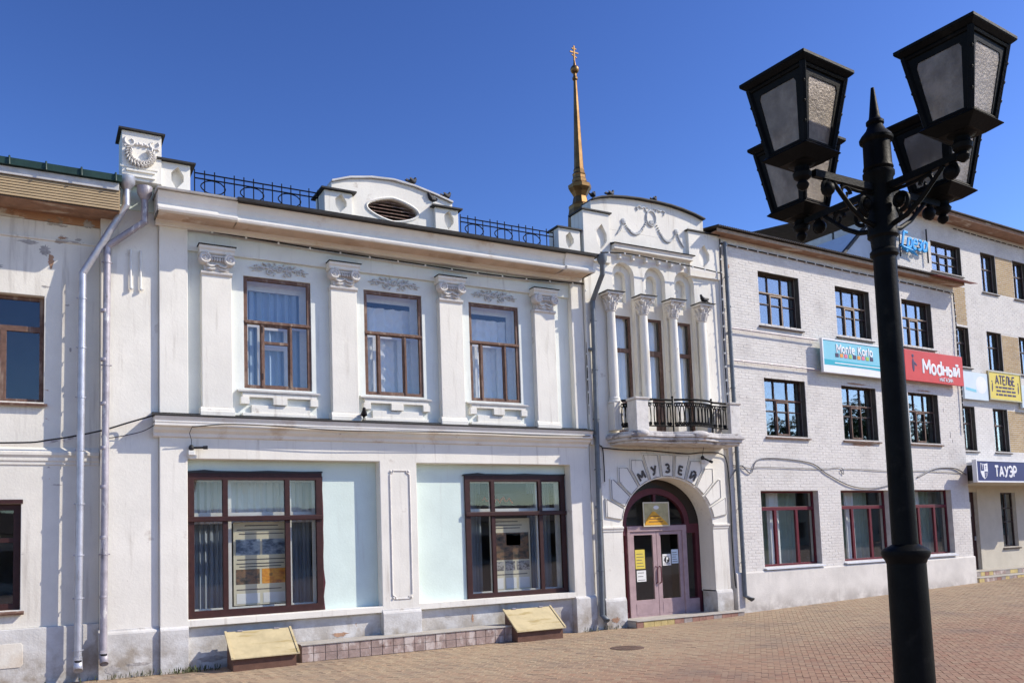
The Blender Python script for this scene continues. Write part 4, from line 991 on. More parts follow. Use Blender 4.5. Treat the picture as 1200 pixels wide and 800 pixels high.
for k, (x0, x1) in enumerate(((13.105, 13.94), (13.95, 14.79))):
    pr = (x0+0.13, x1-0.12, 0.58, 2.20)
    b = MB(); b.slab(b.rect(x0, x1, 0.145, 2.285), [b.rect(*pr)], DY+0.0, DY+0.05); dl = b.build("door_leaf", "door_paint", P, bevel=0.006)
    b = MB(); b.box(pr[0]-0.005, pr[1]+0.005, DY+0.02, DY+0.026, pr[2]-0.005, pr[3]+0.005); b.build("pane", "shop_glass", dl)
    b = MB(); b.box(x0+0.12, x1-0.12, DY-0.006, DY-0.001, 0.22, 0.50); b.build("kick_panel", "door_paint", dl, bevel=0.004)
    hx = x1-0.055 if k == 0 else x0+0.055
    b = MB(); b.tube([(hx, DY, 0.98), (hx, DY-0.06, 1.0), (hx, DY-0.065, 1.2), (hx, DY-0.06, 1.38), (hx, DY, 1.40)], 0.016, 6); b.build("door_handle", "door_paint_dark", dl, smooth=True)
b = MB(); b.box(12.52, 15.34, 1.6, 1.65, 0.0, 4.2); b.build("vestibule_wall", "dark_room", P)

def jag(cx, cz, w_, h_, n_=26):
    return [(cx+w_/2*math.cos(2*PI*i/n_)*(0.75+0.25*math.sin(3*i+cx*9))*random.uniform(0.75, 1.15), cz+h_/2*math.sin(2*PI*i/n_)*random.uniform(0.55, 1.15)) for i in range(n_)]
def patch(parent, cx, cz, w_, h_, y, m_):
    b = MB(); b.slab(jag(cx, cz, w_, h_), [], y-0.003, y+0.004); b.build("exposed_patch", m_, parent)
for (cx, cz, w_, h_, m_) in ((2.95, 0.895, 0.35, 0.035, "exposed_brick"), (3.6, 0.90, 0.6, 0.04, "exposed_brick"), (4.4, 0.895, 0.5, 0.035, "bare_render"), (5.0, 0.90, 0.4, 0.04, "exposed_brick"), (7.62, 0.90, 0.35, 0.05, "exposed_brick"), (8.2, 0.90, 0.5, 0.06, "exposed_brick"), (9.1, 0.90, 0.7, 0.05, "exposed_brick"), (10.1, 0.895, 0.6, 0.04, "bare_render")):
    patch(P, cx, cz, w_, h_, 0.235, m_)
for (cx, cz, w_, h_, m_) in ((8.5, 0.52, 0.07, 0.18, "exposed_brick"), (5.5, 0.42, 0.4, 0.10, "exposed_brick"), (3.0, 0.18, 0.7, 0.12, "bare_render"), (7.9, 0.60, 0.2, 0.05, "bare_render")):
    patch(P, cx, cz, w_, h_, 0.129, m_)
for (cx, cz, w_, h_, m_) in ((1.30, 0.16, 0.35, 0.16, "bare_render"), (1.75, 0.22, 0.5, 0.06, "bare_render")): patch(P, cx, cz, w_, h_, 0.019, m_)
for (cx, cz, w_, h_, m_) in ((12.15, 0.22, 0.30, 0.14, "exposed_brick"), (12.36, 0.12, 0.22, 0.16, "bare_render"), (15.6, 0.18, 0.3, 0.08, "bare_render")): patch(P, cx, cz, w_, h_, -0.142, m_)

# ------------------------------------------------------------------ left neighbour
LB = tag(empty("neighbour_house"), "cream plastered house at the left edge with tan boarded eave and green roof", "building")
LY = 0.24
LW = [(-1.45, 0.20, 4.92, 6.84), (-4.6, -2.95, 4.92, 6.84)]
LG = [(-1.80, -0.13, 1.30, 3.13), (-4.9, -3.25, 1.30, 3.13)]
b = MB(); b.slab(b.rect(-9, 1.098, 0.98, 8.22), [b.rect(*w) for w in LW+LG], LY, LY+0.4); b.build("wall", "plaster_cream", LB, bevel=0.008)
b = MB(); b.slab([(-9, 8.222), (1.098, 8.222), (1.098, 8.66), (-9, 8.66)], [], LY-0.02, LY+0.4); b.build("eave_band", "plaster_eave_old", LB)
b = MB(); b.moulding(-9, 1.09, LY, [(0.0, 7.86), (0.03, 7.87), (0.035, 7.90), (0.0, 7.915)]); b.build("string_course", "plaster_cream", LB)
b = MB(); b.box(-9, 1.099, LY-0.05, LY+0.4, -0.05, 0.98); b.build("plinth", "plaster_plinth", LB, bevel=0.012)
b = MB(); b.moulding(-9, 1.09, LY, [(0.0, 3.80), (0.02, 3.81), (0.02, 3.86), (0.04, 3.88), (0.04, 3.94), (0.07, 3.98), (0.07, 4.03), (0, 4.12)]); b.build("ledge", "plaster_cream", LB, bevel=0.004)
for (cx, cz, w_, h_, m_) in ((-0.05, 7.80, 0.38, 0.09, "bare_render"), (0.20, 7.68, 0.22, 0.22, "bare_render"), (0.30, 7.50, 0.12, 0.30, "exposed_brick"), (-0.55, 7.3, 0.25, 0.12, "bare_render"), (0.48, 7.95, 0.16, 0.06, "exposed_brick"), (0.22, 7.02, 0.16, 0.04, "bare_render"), (0.62, 5.9, 0.05, 0.10, "bare_render"), (-0.3, 0.6, 0.2, 0.1, "bare_render")):
    patch(LB, cx, cz, w_, h_, LY-0.001 if cz > 1 else LY-0.051, m_)
for (cx, cz, w_, h_, m_) in ((-0.25, 8.29, 0.6, 0.10, "exposed_brick"), (0.60, 8.30, 0.14, 0.10, "exposed_brick"), (0.90, 8.26, 0.22, 0.16, "bare_render"), (-1.2, 8.29, 0.7, 0.09, "exposed_brick")):
    patch(LB, cx, cz, w_, h_, LY-0.021, m_)
b = MB(); b.slab([(-0.64, 0.33), (-0.12, 0.33), (-0.08, 0.37), (-0.08, 0.70), (-0.11, 0.74), (-0.64, 0.74)], [], LY-0.062, LY-0.051); b.build("utility_cover", "plaster_cream", LB, bevel=0.004)
for (x0, x1, z0, z1) in LW:
    pn = [(x0+0.07, x1-0.07, 6.30, z1-0.07), (x0+0.07, (x0+x1)/2-0.04, z0+0.07, 6.22)]
    xm = x0+1.02
    pn = [(x0+0.07, x1-0.07, 6.30, z1-0.07), (x0+0.07, xm-0.62, z0+0.07, 6.22), (xm-0.54, xm-0.05, 5.95, 6.20), (xm-0.54, xm-0.05, z0+0.08, 5.88), (xm+0.05, x1-0.07, z0+0.07, 6.20)]
    w = window(LB, x0, x1, z0, z1, LY+0.14, 0.06, "brown_wood_worn", pn, "window_glass")
    b = MB(); b.add([(x0-0.06,LY+0.12,z0+0.01),(x1+0.06,LY+0.12,z0+0.01),(x1+0.06,LY-0.10,z0-0.05),(x0-0.06,LY-0.10,z0-0.05),(x0-0.06,LY+0.12,z0-0.015),(x1+0.06,LY+0.12,z0-0.015),(x1+0.06,LY-0.09,z0-0.08),(x0-0.06,LY-0.09,z0-0.08)],
                    [(0,1,2,3),(4,7,6,5),(0,4,5,1),(1,5,6,2),(2,6,7,3),(3,7,4,0)]); b.build("window_sill", "brown_wood_worn", w)
for (x0, x1, z0, z1) in LG:
    w = window(LB, x0, x1, z0, z1, LY+0.10, 0.06, "brown_frame", grid_panes(x0, x1, z0, z1, 0.11, (x0+0.8,), (2.5,), 0.08), "window_glass")
    b = MB(); b.add([(x0-0.06,LY+0.09,z0+0.01),(x1+0.06,LY+0.09,z0+0.01),(x1+0.06,LY-0.10,z0-0.05),(x0-0.06,LY-0.10,z0-0.05),(x0-0.06,LY+0.09,z0-0.015),(x1+0.06,LY+0.09,z0-0.015),(x1+0.06,LY-0.09,z0-0.08),(x0-0.06,LY-0.09,z0-0.08)],
                    [(0,1,2,3),(4,7,6,5),(0,4,5,1),(1,5,6,2),(2,6,7,3),(3,7,4,0)]); b.build("window_sill", "brown_wood_worn", w)
    b = MB(); b.box(x0-0.03, x1+0.03, LY-0.03, LY-0.001, z1+0.0, z1+0.07); b.build("window_head", "brown_frame", w)
# eave: tan boards, gutter board, green roof edge
for k in range(7):
    zt_ = 8.70-0.049*k
    b = MB(); b.add([(-9,-0.462,zt_-0.043),(1.36,-0.462,zt_-0.043),(1.36,-0.45,zt_),(-9,-0.45,zt_),(-9,-0.435,zt_-0.043),(1.36,-0.435,zt_-0.043),(1.36,-0.435,zt_),(-9,-0.435,zt_)],
                    [(0,1,2,3),(4,7,6,5),(0,4,5,1),(1,5,6,2),(2,6,7,3),(3,7,4,0)]); b.build("eave_board", "siding_tan", LB)
b = MB(); b.box(-9, 1.36, -0.434, -0.40, 8.35, 8.72); b.build("eave_backing", "roof_dark", LB)
b = MB(); b.box(-9, 1.36, -0.40, LY-0.021, 8.36, 8.38); b.build("eave_soffit", "soffit_wood", LB)
b = MB(); b.box(1.362, 1.38, -0.45, 0.05, 8.36, 8.74); b.build("eave_end_board", "siding_tan", LB)
b = MB(); b.box(-9, 1.36, -0.49, -0.436, 8.715, 8.85); b.build("fascia", "flashing_zinc", LB, bevel=0.004)
b = MB(); b.add([(-9,-0.56,8.86),(1.40,-0.56,8.86),(1.40,9,12.2),(-9,9,12.2),(-9,-0.56,8.98),(1.40,-0.56,8.98),(1.40,9,12.32),(-9,9,12.32)],
                [(0,1,2,3),(4,7,6,5),(0,4,5,1),(1,5,6,2),(2,6,7,3),(3,7,4,0)])
b.v = [(p[0], p[1], p[2]) if p[1] < 1 else (p[0], p[1], p[2]-1.9) for p in b.v]
rf = b.build("roof", "roof_green", LB)
for k in range(18):
    x = 1.30-0.55*k
    b = MB(); b.tube([(x, -0.585, 8.85), (x, -0.585, 8.99), (x, 0.4, 9.21)], 0.018, 6); b.build("roof_seam", "roof_green", rf)
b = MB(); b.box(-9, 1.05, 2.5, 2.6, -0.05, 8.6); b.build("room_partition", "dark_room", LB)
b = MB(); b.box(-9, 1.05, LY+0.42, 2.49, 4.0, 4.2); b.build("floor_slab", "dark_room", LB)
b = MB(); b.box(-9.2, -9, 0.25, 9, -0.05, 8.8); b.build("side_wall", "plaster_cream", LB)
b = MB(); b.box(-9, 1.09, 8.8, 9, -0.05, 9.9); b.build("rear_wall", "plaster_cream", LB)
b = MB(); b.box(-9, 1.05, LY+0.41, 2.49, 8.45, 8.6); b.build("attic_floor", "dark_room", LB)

# ------------------------------------------------------------------ grey-white brick building and its taller wing
GA = R(2.8026)
GM = Matrix.Translation((16.05, -0.10, 0)) @ Matrix.Rotation(GA, 4, 'Z')
GB = tag(empty("brick_building", (16.05, -0.10, 0), GA), "whitewashed brick building of three storeys with red-framed ground windows, beside the museum", "building")
HU = [(1.51, 3.19), (4.80, 6.41), (8.05, 9.64)]
H1 = [(a, c, 7.88, 9.39) for a, c in HU]; H2 = [(a, c, 4.79, 6.40) for a, c in HU]
H3 = [(1.12, 3.46, 1.23, 3.28), (4.45, 6.72, 1.24, 3.29), (7.75, 9.98, 1.27, 3.32)]
HALL = H1+H2+H3
b = MB(); b.slab(b.rect(0.0, 11.0, 1.13, 10.12), [b.rect(*q) for q in HALL], 0.0, 0.35); b.build("wall", "brick_backing", GB)
for (cx, cz, w_, h_, m_) in ((5.6, 4.66, 1.5, 0.10, "exposed_brick"), (5.5, 6.47, 1.2, 0.05, "exposed_brick"), (8.9, 6.47, 1.0, 0.05, "exposed_brick"), (0.35, 9.35, 0.16, 0.14, "exposed_brick"), (9.9, 5.9, 0.05, 0.12, "bare_render"), (10.2, 5.1, 0.05, 0.2, "bare_render"), (10.3, 4.9, 0.06, 0.1, "bare_render")):
    patch(GB, cx, cz, w_, h_, -0.006, m_)
bw = MB(); brickwork(bw, 0.0, 11.0, 1.14, 10.11, [(q[0], q[1], q[2], q[3]) for q in HALL], -0.0005); stuff(put("brickwork", bw.raw("brickwork", "brick_whitewashed"), GB))
b = MB(); b.moulding(-0.02, 11.0, 0.3, [(0.36, -0.05), (0.36, 1.10), (0.345, 1.135), (0.30, 1.14)]); b.build("plinth", "grey_plinth", GB, bevel=0.01)
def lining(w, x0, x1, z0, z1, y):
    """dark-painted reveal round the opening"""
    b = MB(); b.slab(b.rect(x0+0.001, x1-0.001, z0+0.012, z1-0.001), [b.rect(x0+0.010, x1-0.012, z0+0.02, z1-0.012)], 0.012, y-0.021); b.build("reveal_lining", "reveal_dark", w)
def sash(parent, x0, x1, z0, z1, y, fm, light, rows_hi=0.36, tilt=False):
    """three upper lights over a casement row; the middle casement has a pale sash"""
    wd = x1-x0; xa, xb = x0+wd*0.36, x0+wd*0.66; zt = z1-(z1-z0)*rows_hi
    zl = zt-0.32; fw = 0.045
    pn = [(x0+fw, xa-0.06, zt+0.03, z1-fw), (xa-0.02, xb-0.02, zt+0.03, z1-fw), (xb+0.03, x1-fw, zt+0.03, z1-fw),
          (x0+fw, xa-0.04, z0+fw, zl-0.02), (x0+fw, xa-0.04, zl+0.02, zt-0.04), (xb+0.04, x1-fw, z0+fw, zl-0.02), (xb+0.04, x1-fw, zl+0.02, zt-0.04),
          (xa+0.045, xb-0.045, z0+fw+0.03, zl-0.03), (xa+0.045, xb-0.045, zl+0.01, zt-0.08)]
    w = window(parent, x0, x1, z0, z1, y, 0.06, fm, pn, "window_glass_blue")
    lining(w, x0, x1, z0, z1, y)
    b = MB(); b.slab(b.rect(xa+0.0, xb-0.0, z0+0.045, zt-0.035), [b.rect(xa+0.04, xb-0.04, z0+0.09, zt-0.075)], y-0.02, y-0.001); b.build("sash", light, w, bevel=0.003)
    b = MB(); b.box(x0+0.005, x1-0.005, y-0.015, y-0.001, zt-0.015, zt+0.015); b.build("transom_bar", light, w)
    return w
def sill(w, x0, x1, z0, y0, m, out=0.07):
    b = MB(); b.add([(x0-0.07,y0+0.2,z0+0.005),(x1+0.07,y0+0.2,z0+0.005),(x1+0.07,y0-out,z0-0.05),(x0-0.07,y0-out,z0-0.05),(x0-0.07,y0+0.2,z0-0.02),(x1+0.07,y0+0.2,z0-0.02),(x1+0.07,y0-out+0.005,z0-0.085),(x0-0.07,y0-out+0.005,z0-0.085)],
                    [(0,1,2,3),(4,7,6,5),(0,4,5,1),(1,5,6,2),(2,6,7,3),(3,7,4,0)]); b.build("window_sill", m, w)
for row, HH in enumerate((H1, H2)):
    for (x0, x1, z0, z1) in HH:
        w = sash(GB, x0, x1, z0, z1, 0.17, "dark_frame", "pale_wood" if row == 0 else "brown_wood_worn")
        sill(w, x0, x1, z0, 0.0, "dark_frame" if row == 0 else "brown_wood_worn")
for (x0, x1, z0, z1) in H3:
    wd = x1-x0; xa, xb = x0+wd*0.31, x0+wd*0.68; zt = 2.80
    pn = [(x0+0.05, x1-0.05, zt+0.05, z1-0.05), (x0+0.05, xa-0.05, z0+0.06, zt-0.05), (xa+0.05, xb-0.05, z0+0.06, zt-0.05), (xb+0.05, x1-0.05, z0+0.06, zt-0.05)]
    w = window(GB, x0, x1, z0, z1, 0.17, 0.07, "burgundy_frame", pn, "shop_glass")
    b = MB(); b.add([(x0-0.03,0.17,z0+0.003),(x1+0.03,0.17,z0+0.003),(x1+0.03,-0.10,z0-0.04),(x0-0.03,-0.10,z0-0.04),(x0-0.03,0.17,z0-0.05),(x1+0.03,0.17,z0-0.05),(x1+0.03,-0.10,z0-0.07),(x0-0.03,-0.10,z0-0.07)],
                    [(0,1,2,3),(4,7,6,5),(0,4,5,1),(1,5,6,2),(2,6,7,3),(3,7,4,0)]); b.build("window_sill", "pale_metal", w)
# eave and corrugated roof
b = MB(); b.box(-0.30, 11.15, -0.30, 0.0, 10.12, 10.145); b.build("eave_soffit", "soffit_wood", GB)
b = MB(); b.box(-0.30, 11.15, -0.325, -0.301, 10.11, 10.20); b.build("fascia", "pale_wood", GB, bevel=0.004)
b = MB(); nc = 140; vs = []
for i in range(nc*4+1):
    s_ = -0.35+11.6*i/(nc*4); z_ = 0.020*math.sin(2*PI*i/4)
    vs += [(s_, -0.42, 10.225+z_), (s_, 7.0, 11.2+z_), (s_, -0.42, 10.245+z_), (s_, 7.0, 11.22+z_)]
fs = []
for i in range(nc*4):
    a = i*4; fs += [(a, a+4, a+5, a+1), (a+2, a+3, a+7, a+6), (a, a+2, a+6, a+4)]
b.add(vs, fs); b.build("roof", "roof_dark", GB)
b = MB(); b.add([(9.2,-0.60,10.14),(11.45,-0.60,10.14),(11.45,-0.33,10.20),(9.2,-0.33,10.20),(9.2,-0.60,10.155),(11.45,-0.60,10.155),(11.45,-0.33,10.215),(9.2,-0.33,10.215)],
                [(0,1,2,3),(4,7,6,5),(0,4,5,1),(1,5,6,2),(2,6,7,3),(3,7,4,0)]); b.build("roof_patch_sheet", "roof_red", GB)
for (y0, y1, z0, z1) in ((2.2, 2.3, -0.05, 10.05), (7.6, 7.8, -0.05, 11.3)):
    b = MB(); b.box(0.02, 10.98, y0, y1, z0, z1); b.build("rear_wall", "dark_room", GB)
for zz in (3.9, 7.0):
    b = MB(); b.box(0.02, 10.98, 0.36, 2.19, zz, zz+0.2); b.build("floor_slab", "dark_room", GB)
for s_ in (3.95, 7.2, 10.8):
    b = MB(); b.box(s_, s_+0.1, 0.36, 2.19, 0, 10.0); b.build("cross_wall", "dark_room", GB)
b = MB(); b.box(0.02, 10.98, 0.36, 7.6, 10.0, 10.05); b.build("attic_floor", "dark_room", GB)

WB = tag(empty("tall_wing", tuple(GM @ Vector((11.0, 1.0, 0))), GA), "taller four-storey wing of white and yellow brick at the right edge", "building")
WM = GM @ Matrix.Translation((11.0, 1.0, 0))
# wing coordinates: s measured from the grey corner (11.0), wall face at 0
WS = -1.45; WE = 14.0
wins = []
for (z0, z1) in ((10.72, 12.20), (7.78, 9.22), (4.77, 6.35)):
    for s0 in (3.68, 5.88, 9.4, 11.6): wins.append((s0, s0+0.98, z0, z1))
    if z0 < 10: wins.append((1.70, 2.50, z0, z1))
wins.append((0.55, 2.38, 11.10, 12.16))
GWIN = [(3.70, 4.70, 1.32, 3.28), (7.0, 8.0, 1.32, 3.28)]
DOOR = (1.62, 2.16, 0.55, 3.30)
b = MB(); b.slab(b.rect(WS, WE, 0.0, 13.0), [b.rect(*q) for q in wins+GWIN+[DOOR]], 0.0, 0.35); b.build("wall", "brick_backing", WB)
PAN = [(2.5*0+1.66, 2.50, 9.30, 10.70)] + [(s0+0.98, s0+2.2, z0, z1) for (z0, z1) in ((10.72, 12.20), (7.78, 9.22), (4.77, 6.35)) for s0 in (3.68, 9.4)]
bw = MB(); brickwork(bw, WS, WE, 4.30, 12.98, wins+PAN, -0.0005); stuff(put("brickwork", bw.raw("brickwork", "brick_whitewashed"), WB))
for p_ in PAN:
    bw = MB(); brickwork(bw, p_[0]+0.02, p_[1]-0.02, p_[2], p_[3], [], -0.001, shade0=0.1); stuff(put("yellow_brick_panel", bw.raw("yellow_brick_panel", "brick_yellow"), WB))
b = MB(); b.slab(b.rect(0.0, WE, 0.3, 4.28), [b.rect(*q) for q in GWIN+[DOOR]], -0.012, -0.001); b.build("ground_floor_render", "beige_plaster", WB)
for (x0, x1, z0, z1) in wins:
    if x1-x0 > 1.5: w = sash(WB, x0, x1, z0, z1, 0.15, "dark_frame", "dark_frame")
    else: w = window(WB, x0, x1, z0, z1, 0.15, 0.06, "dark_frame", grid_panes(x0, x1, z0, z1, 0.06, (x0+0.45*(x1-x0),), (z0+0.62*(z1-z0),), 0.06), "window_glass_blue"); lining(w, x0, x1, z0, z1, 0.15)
    sill(w, x0, x1, z0, 0.0, "dark_frame", 0.06)
for (x0, x1, z0, z1) in GWIN:
    w = window(WB, x0, x1, z0, z1, 0.12, 0.06, "dark_frame", grid_panes(x0, x1, z0, z1, 0.05, (x0+0.5,), (z0+0.9, z0+1.4), 0.04), "shop_glass"); sill(w, x0, x1, z0, 0.0, "dark_frame", 0.08)
b = MB(); b.box(DOOR[0], DOOR[1], 0.10, 0.16, DOOR[2], DOOR[3]); dr = b.build("door", "brown_frame", WB, bevel=0.006)
b = MB(); b.box(DOOR[0]+0.08, DOOR[0]+0.30, 0.085, 0.099, 2.45, 2.95); b.build("door_notice", "paper_white", dr)
b = MB(); b.box(DOOR[1]-0.14, DOOR[1]-0.10, 0.05, 0.099, 1.6, 1.75); b.build("door_handle", "zinc", dr)
b = MB(); b.box(DOOR[1]+0.01, DOOR[1]+0.22, -0.03, -0.0125, 0.5, 3.42); b.build("door_architrave", "beige_plaster", WB, bevel=0.01)
b = MB(); b.box(WS-0.4, WE, -0.55, -0.001, 12.94, 12.965); b.build("eave_soffit", "soffit_wood", WB)
b = MB(); b.box(WS-0.4, WE, -0.575, -0.551, 12.92, 13.04); b.build("fascia", "soffit_wood", WB)
b = MB(); b.add([(WS-0.30,-0.66,13.05),(WE,-0.66,13.05),(WE,6,14.0),(WS-0.30,6,14.0),(WS-0.30,-0.66,13.09),(WE,-0.66,13.09),(WE,6,14.04),(WS-0.30,6,14.04)],
                [(0,1,2,3),(4,7,6,5),(0,4,5,1),(1,5,6,2),(2,6,7,3),(3,7,4,0)]); b.build("roof", "roof_dark", WB)
b = MB(); b.box(WS, WS+0.3, 0.36, 6, 9.0, 12.9); b.build("side_wall", "brick_backing", WB)
b = MB(); b.box(WS, WE, 2.4, 2.5, 0, 12.9); b.build("room_partition", "dark_room", WB)
for zz in (4.0, 7.0, 10.1): 
    b = MB(); b.box(max(WS, 0.02), WE, 0.36, 2.39, zz, zz+0.2); b.build("floor_slab", "dark_room", WB)
b = MB(); b.slab([(-4.4, 10.4), (WS-0.02, 10.4), (WS-0.02, 12.55), (-2.2, 12.35)], [], 0.6, 3.0); b.build("metal_clad_gable", "pale_metal", WB)
b = MB(); b.slab([(-4.55, 10.42), (-4.4, 10.42), (-2.2, 12.37), (WS-0.02, 12.57), (WS-0.02, 12.63), (-2.25, 12.43)], [], 0.5, 0.62); b.build("gable_edge", "flashing_dark", WB)
# wing canopy behind the shop sign
CN = tag(empty("entrance_canopy", tuple(WM @ Vector((2.5, 0, 3.5))), GA), "dark flat canopy over the shop door at the right edge, behind the blue sign", "canopy")
b = MB(); b.box(-2.35, 7.0, -1.40, -0.02, 0.02, 0.10); b.build("soffit", "beige_plaster", CN)
b = MB(); b.box(-2.38, 7.0, -1.43, -0.02, 0.62, 0.72); b.build("roof_sheet", "pale_metal", CN)
b = MB(); b.box(-2.36, -2.33, -1.41, -0.02, 0.1, 0.62); b.box(-2.36, 7.0, -1.42, -1.38, 0.1, 0.62); b.build("frame", "roof_dark", CN)
AU = tag(empty("floodlight", tuple(WM @ Vector((0.30, -1.05, 3.66))), GA), "small pale floodlight box on the canopy end left of the blue sign", "light")
b = MB(); b.box(-0.16, -0.01, -0.1, 0.25, 0.0, 0.22); b.build("housing", "pale_metal", AU, bevel=0.02)
b = MB(); b.box(-0.19, -0.161, -0.13, 0.28, -0.02, 0.26); b.build("lens_frame", "flashing_dark", AU, bevel=0.01)
b = MB(); b.tube([(-0.05, 0.1, 0.2), (-0.05, 0.1, 0.36), (0.02, 0.1, 0.40)], 0.02, 6); b.build("bracket", "flashing_dark", AU)

# ------------------------------------------------------------------ signs
def signboard(name, M_, s0, s1, z0, z1, off, fm, label, group="shop signs", depth=0.08, bm=None):
    r = empty(name, tuple(M_ @ Vector((s0, off, z0))), GA); tag(r, label, "sign", group)
    b = MB(); b.box(0, s1-s0, -depth, 0, 0, z1-z0); b.build("panel", fm, r, bevel=0.005)
    if bm:
        b = MB(); w_, h_ = s1-s0, z1-z0; b.slab(b.rect(-0.02, w_+0.02, -0.02, h_+0.02), [b.rect(0.025, w_-0.025, 0.025, h_-0.025)], -depth-0.015, -0.01); b.build("border", bm, r)
    return r
def rails(r, x0, x1, zs, y):
    for z_ in zs:
        b = MB(); b.tube([(x0, y, z_), (x1, y, z_)], 0.022, 6); b.build("mounting_rail", "zinc_old", r)
S1 = signboard("shop_sign", GM, 3.75, 7.55, 6.69, 7.64, -0.16, "sign_cyan", "pale blue shop banner with white and coloured lettering, left of the red sign", bm="sign_white")
rails(S1, -3.6, 0.0, (0.06, 0.93), 0.06)
b = MB(); b.tube([(-3.55, 0.06, 0.06), (-3.55, 0.06, 0.93)], 0.02, 6); b.build("mounting_rail", "zinc_old", S1)
b = MB(); b.box(0.03, 3.77, -0.084, -0.081, 0.03, 0.20); b.build("white_band", "sign_white", S1)
b = MB(); b.slab([(0.03, 0.36), (0.03, 0.20), (1.5, 0.22), (3.2, 0.16), (3.77, 0.2), (3.77, 0.33)], [], -0.087, -0.0845); b.build("teal_band", "sign_teal", S1)
text("letter", "Monte Karlo", 0.33, "sign_white", S1, (1.45, -0.088, 0.72), bold=0.008)
for k in range(9):
    b = MB(); b.box(0.56+0.2*k, 0.70+0.2*k, -0.088, -0.081, 0.46, 0.57); b.build("coloured_tile", ("sign_purple", "sign_orange", "sign_pink", "sign_green")[k % 4], S1)
b = MB(); b.box(0.5, 2.9, -0.0905, -0.0875, 0.265, 0.295); b.build("small_print_line", "sign_white", S1)
b = MB()
for k in range(7): b.ball((3.35+0.12*(k % 3), -0.085, 0.12+0.09*k), (0.07, 0.006, 0.05), 8, 4, 0, k)
b.build("flower_print", "sign_pink", S1)
S2 = signboard("shop_sign", GM, 7.65, 10.80, 6.71, 7.68, -0.16, "sign_red", "red shop banner with white lettering on the white brick wall, right of the lamp post")
text("letter", "Мodный", 0.62, "sign_white", S2, (1.92, -0.085, 0.50), sx=0.98, bold=0.014)
text("letter", "МАГАЗИН", 0.17, "sign_white", S2, (2.15, -0.085, 0.13), sx=1.0, bold=0.004)
b = MB(); b.ball((0.42, -0.082, 0.5), (0.07, 0.006, 0.22), 10, 6); b.ball((0.42, -0.082, 0.79), (0.06, 0.006, 0.06), 10, 6); b.ball((0.52, -0.082, 0.55), (0.12, 0.005, 0.04), 8, 5, 0, 0.6); b.build("figure_print", "sign_purple", S2)
rails(S2, -0.12, 0.0, (0.1, 0.9), 0.06)
S3 = signboard("shop_sign", WM, 1.68, 3.22, 6.58, 7.56, -0.08, "sign_pale", "faded pale blue sign panel between the red and the yellow signs")
b = MB(); b.slab([(0.1, 0.32), (0.75, 0.26), (0.75, 0.36), (0.1, 0.42)], [], -0.0835, -0.081); b.build("blue_swoosh", "sign_cyan", S3)
b = MB(); b.ball((1.1, -0.081, 0.55), (0.36, 0.004, 0.32), 14, 6); b.build("white_print", "sign_white", S3)
S4 = signboard("shop_sign", WM, 3.26, 5.40, 6.65, 7.67, -0.10, "sign_yellow", "yellow sign with purple lettering of a tailor's shop at the right edge", bm="plaque_gold")
text("letter", "АТЕЛЬЕ", 0.42, "sign_purple", S4, (1.07, -0.085, 0.74), sx=0.92, bold=0.008)
for k in range(3):
    x_ = 0.42+0.04*(k % 2)
    while x_ < 1.70:
        w_ = random.uniform(0.12, 0.34); w_ = min(w_, 1.74-x_)
        b = MB(); b.box(x_, x_+w_, -0.0845, -0.081, 0.43-0.135*k, 0.50-0.135*k); b.build("small_print", "sign_purple", S4); x_ += w_+0.05
for x_ in (0.2, 1.95):
    b = MB(); b.ball((x_, -0.081, 0.45), (0.04, 0.005, 0.18), 8, 6, 0, 0.1); b.ball((x_, -0.081, 0.66), (0.035, 0.005, 0.04), 8, 6); b.build("mannequin_print", "sign_purple", S4)
S6 = signboard("shop_sign", WM, 5.46, 8.2, 6.45, 7.3, -0.08, "sign_pale", "pale sign panel cut by the right edge, right of the yellow sign")
S5 = signboard("shop_sign", WM, -0.42, 5.6, 3.54, 4.23, -1.42, "sign_blue", "dark blue shop sign with white lettering and a shield over the shop door", bm="sign_white", depth=0.14)
text("letter", "ТАУЭР", 0.46, "sign_white", S5, (1.72, -0.145, 0.34), sx=0.98, bold=0.018)
shx = lambda q: [(0.22+(x_-0.30)*1.05, z_) for (x_, z_) in q]
shield = shx([(0.30, 0.60), (0.50, 0.57), (0.70, 0.60), (0.70, 0.30), (0.62, 0.16), (0.50, 0.08), (0.38, 0.16), (0.30, 0.30)])
b = MB(); b.slab(shield, [], -0.146, -0.1405); b.build("shield", "sign_white", S5)
for q in ([(0.32, 0.575), (0.49, 0.55), (0.49, 0.35), (0.32, 0.35)], [(0.51, 0.33), (0.68, 0.33), (0.68, 0.30), (0.60, 0.17), (0.51, 0.11)]):
    b = MB(); b.slab(shx(q), [], -0.149, -0.1465); b.build("shield_quarter", "sign_blue", S5)
text("shield_letter", "Т", 0.17, "sign_white", S5, (0.33, -0.1505, 0.46), ext=0.002); text("shield_letter", "Т", 0.17, "sign_blue", S5, (0.525, -0.1475, 0.45), ext=0.002); text("shield_letter", "Л", 0.13, "sign_white", S5, (0.51, -0.1505, 0.24), ext=0.002)
SC = empty("script_sign", tuple(WM @ Vector((-1.30, -0.16, 11.5))), GA); tag(SC, "bright blue script lettering standing above the brick roof, behind the lamp", "sign", "shop signs")
text("letter", "Греза", 0.72, "script_blue", SC, (0.68, 0, 0.36), shear=0.35, bold=0.018, ext=0.03, sx=0.80)
b = MB(); b.tube([(-0.15, 0.02, 0.13), (0.15, 0.02, 0.05), (0.5, 0.02, 0.02), (0.8, 0.02, -0.10)], [0.02, 0.07, 0.06, 0.02], 6); b.build("underline", "script_blue", SC)
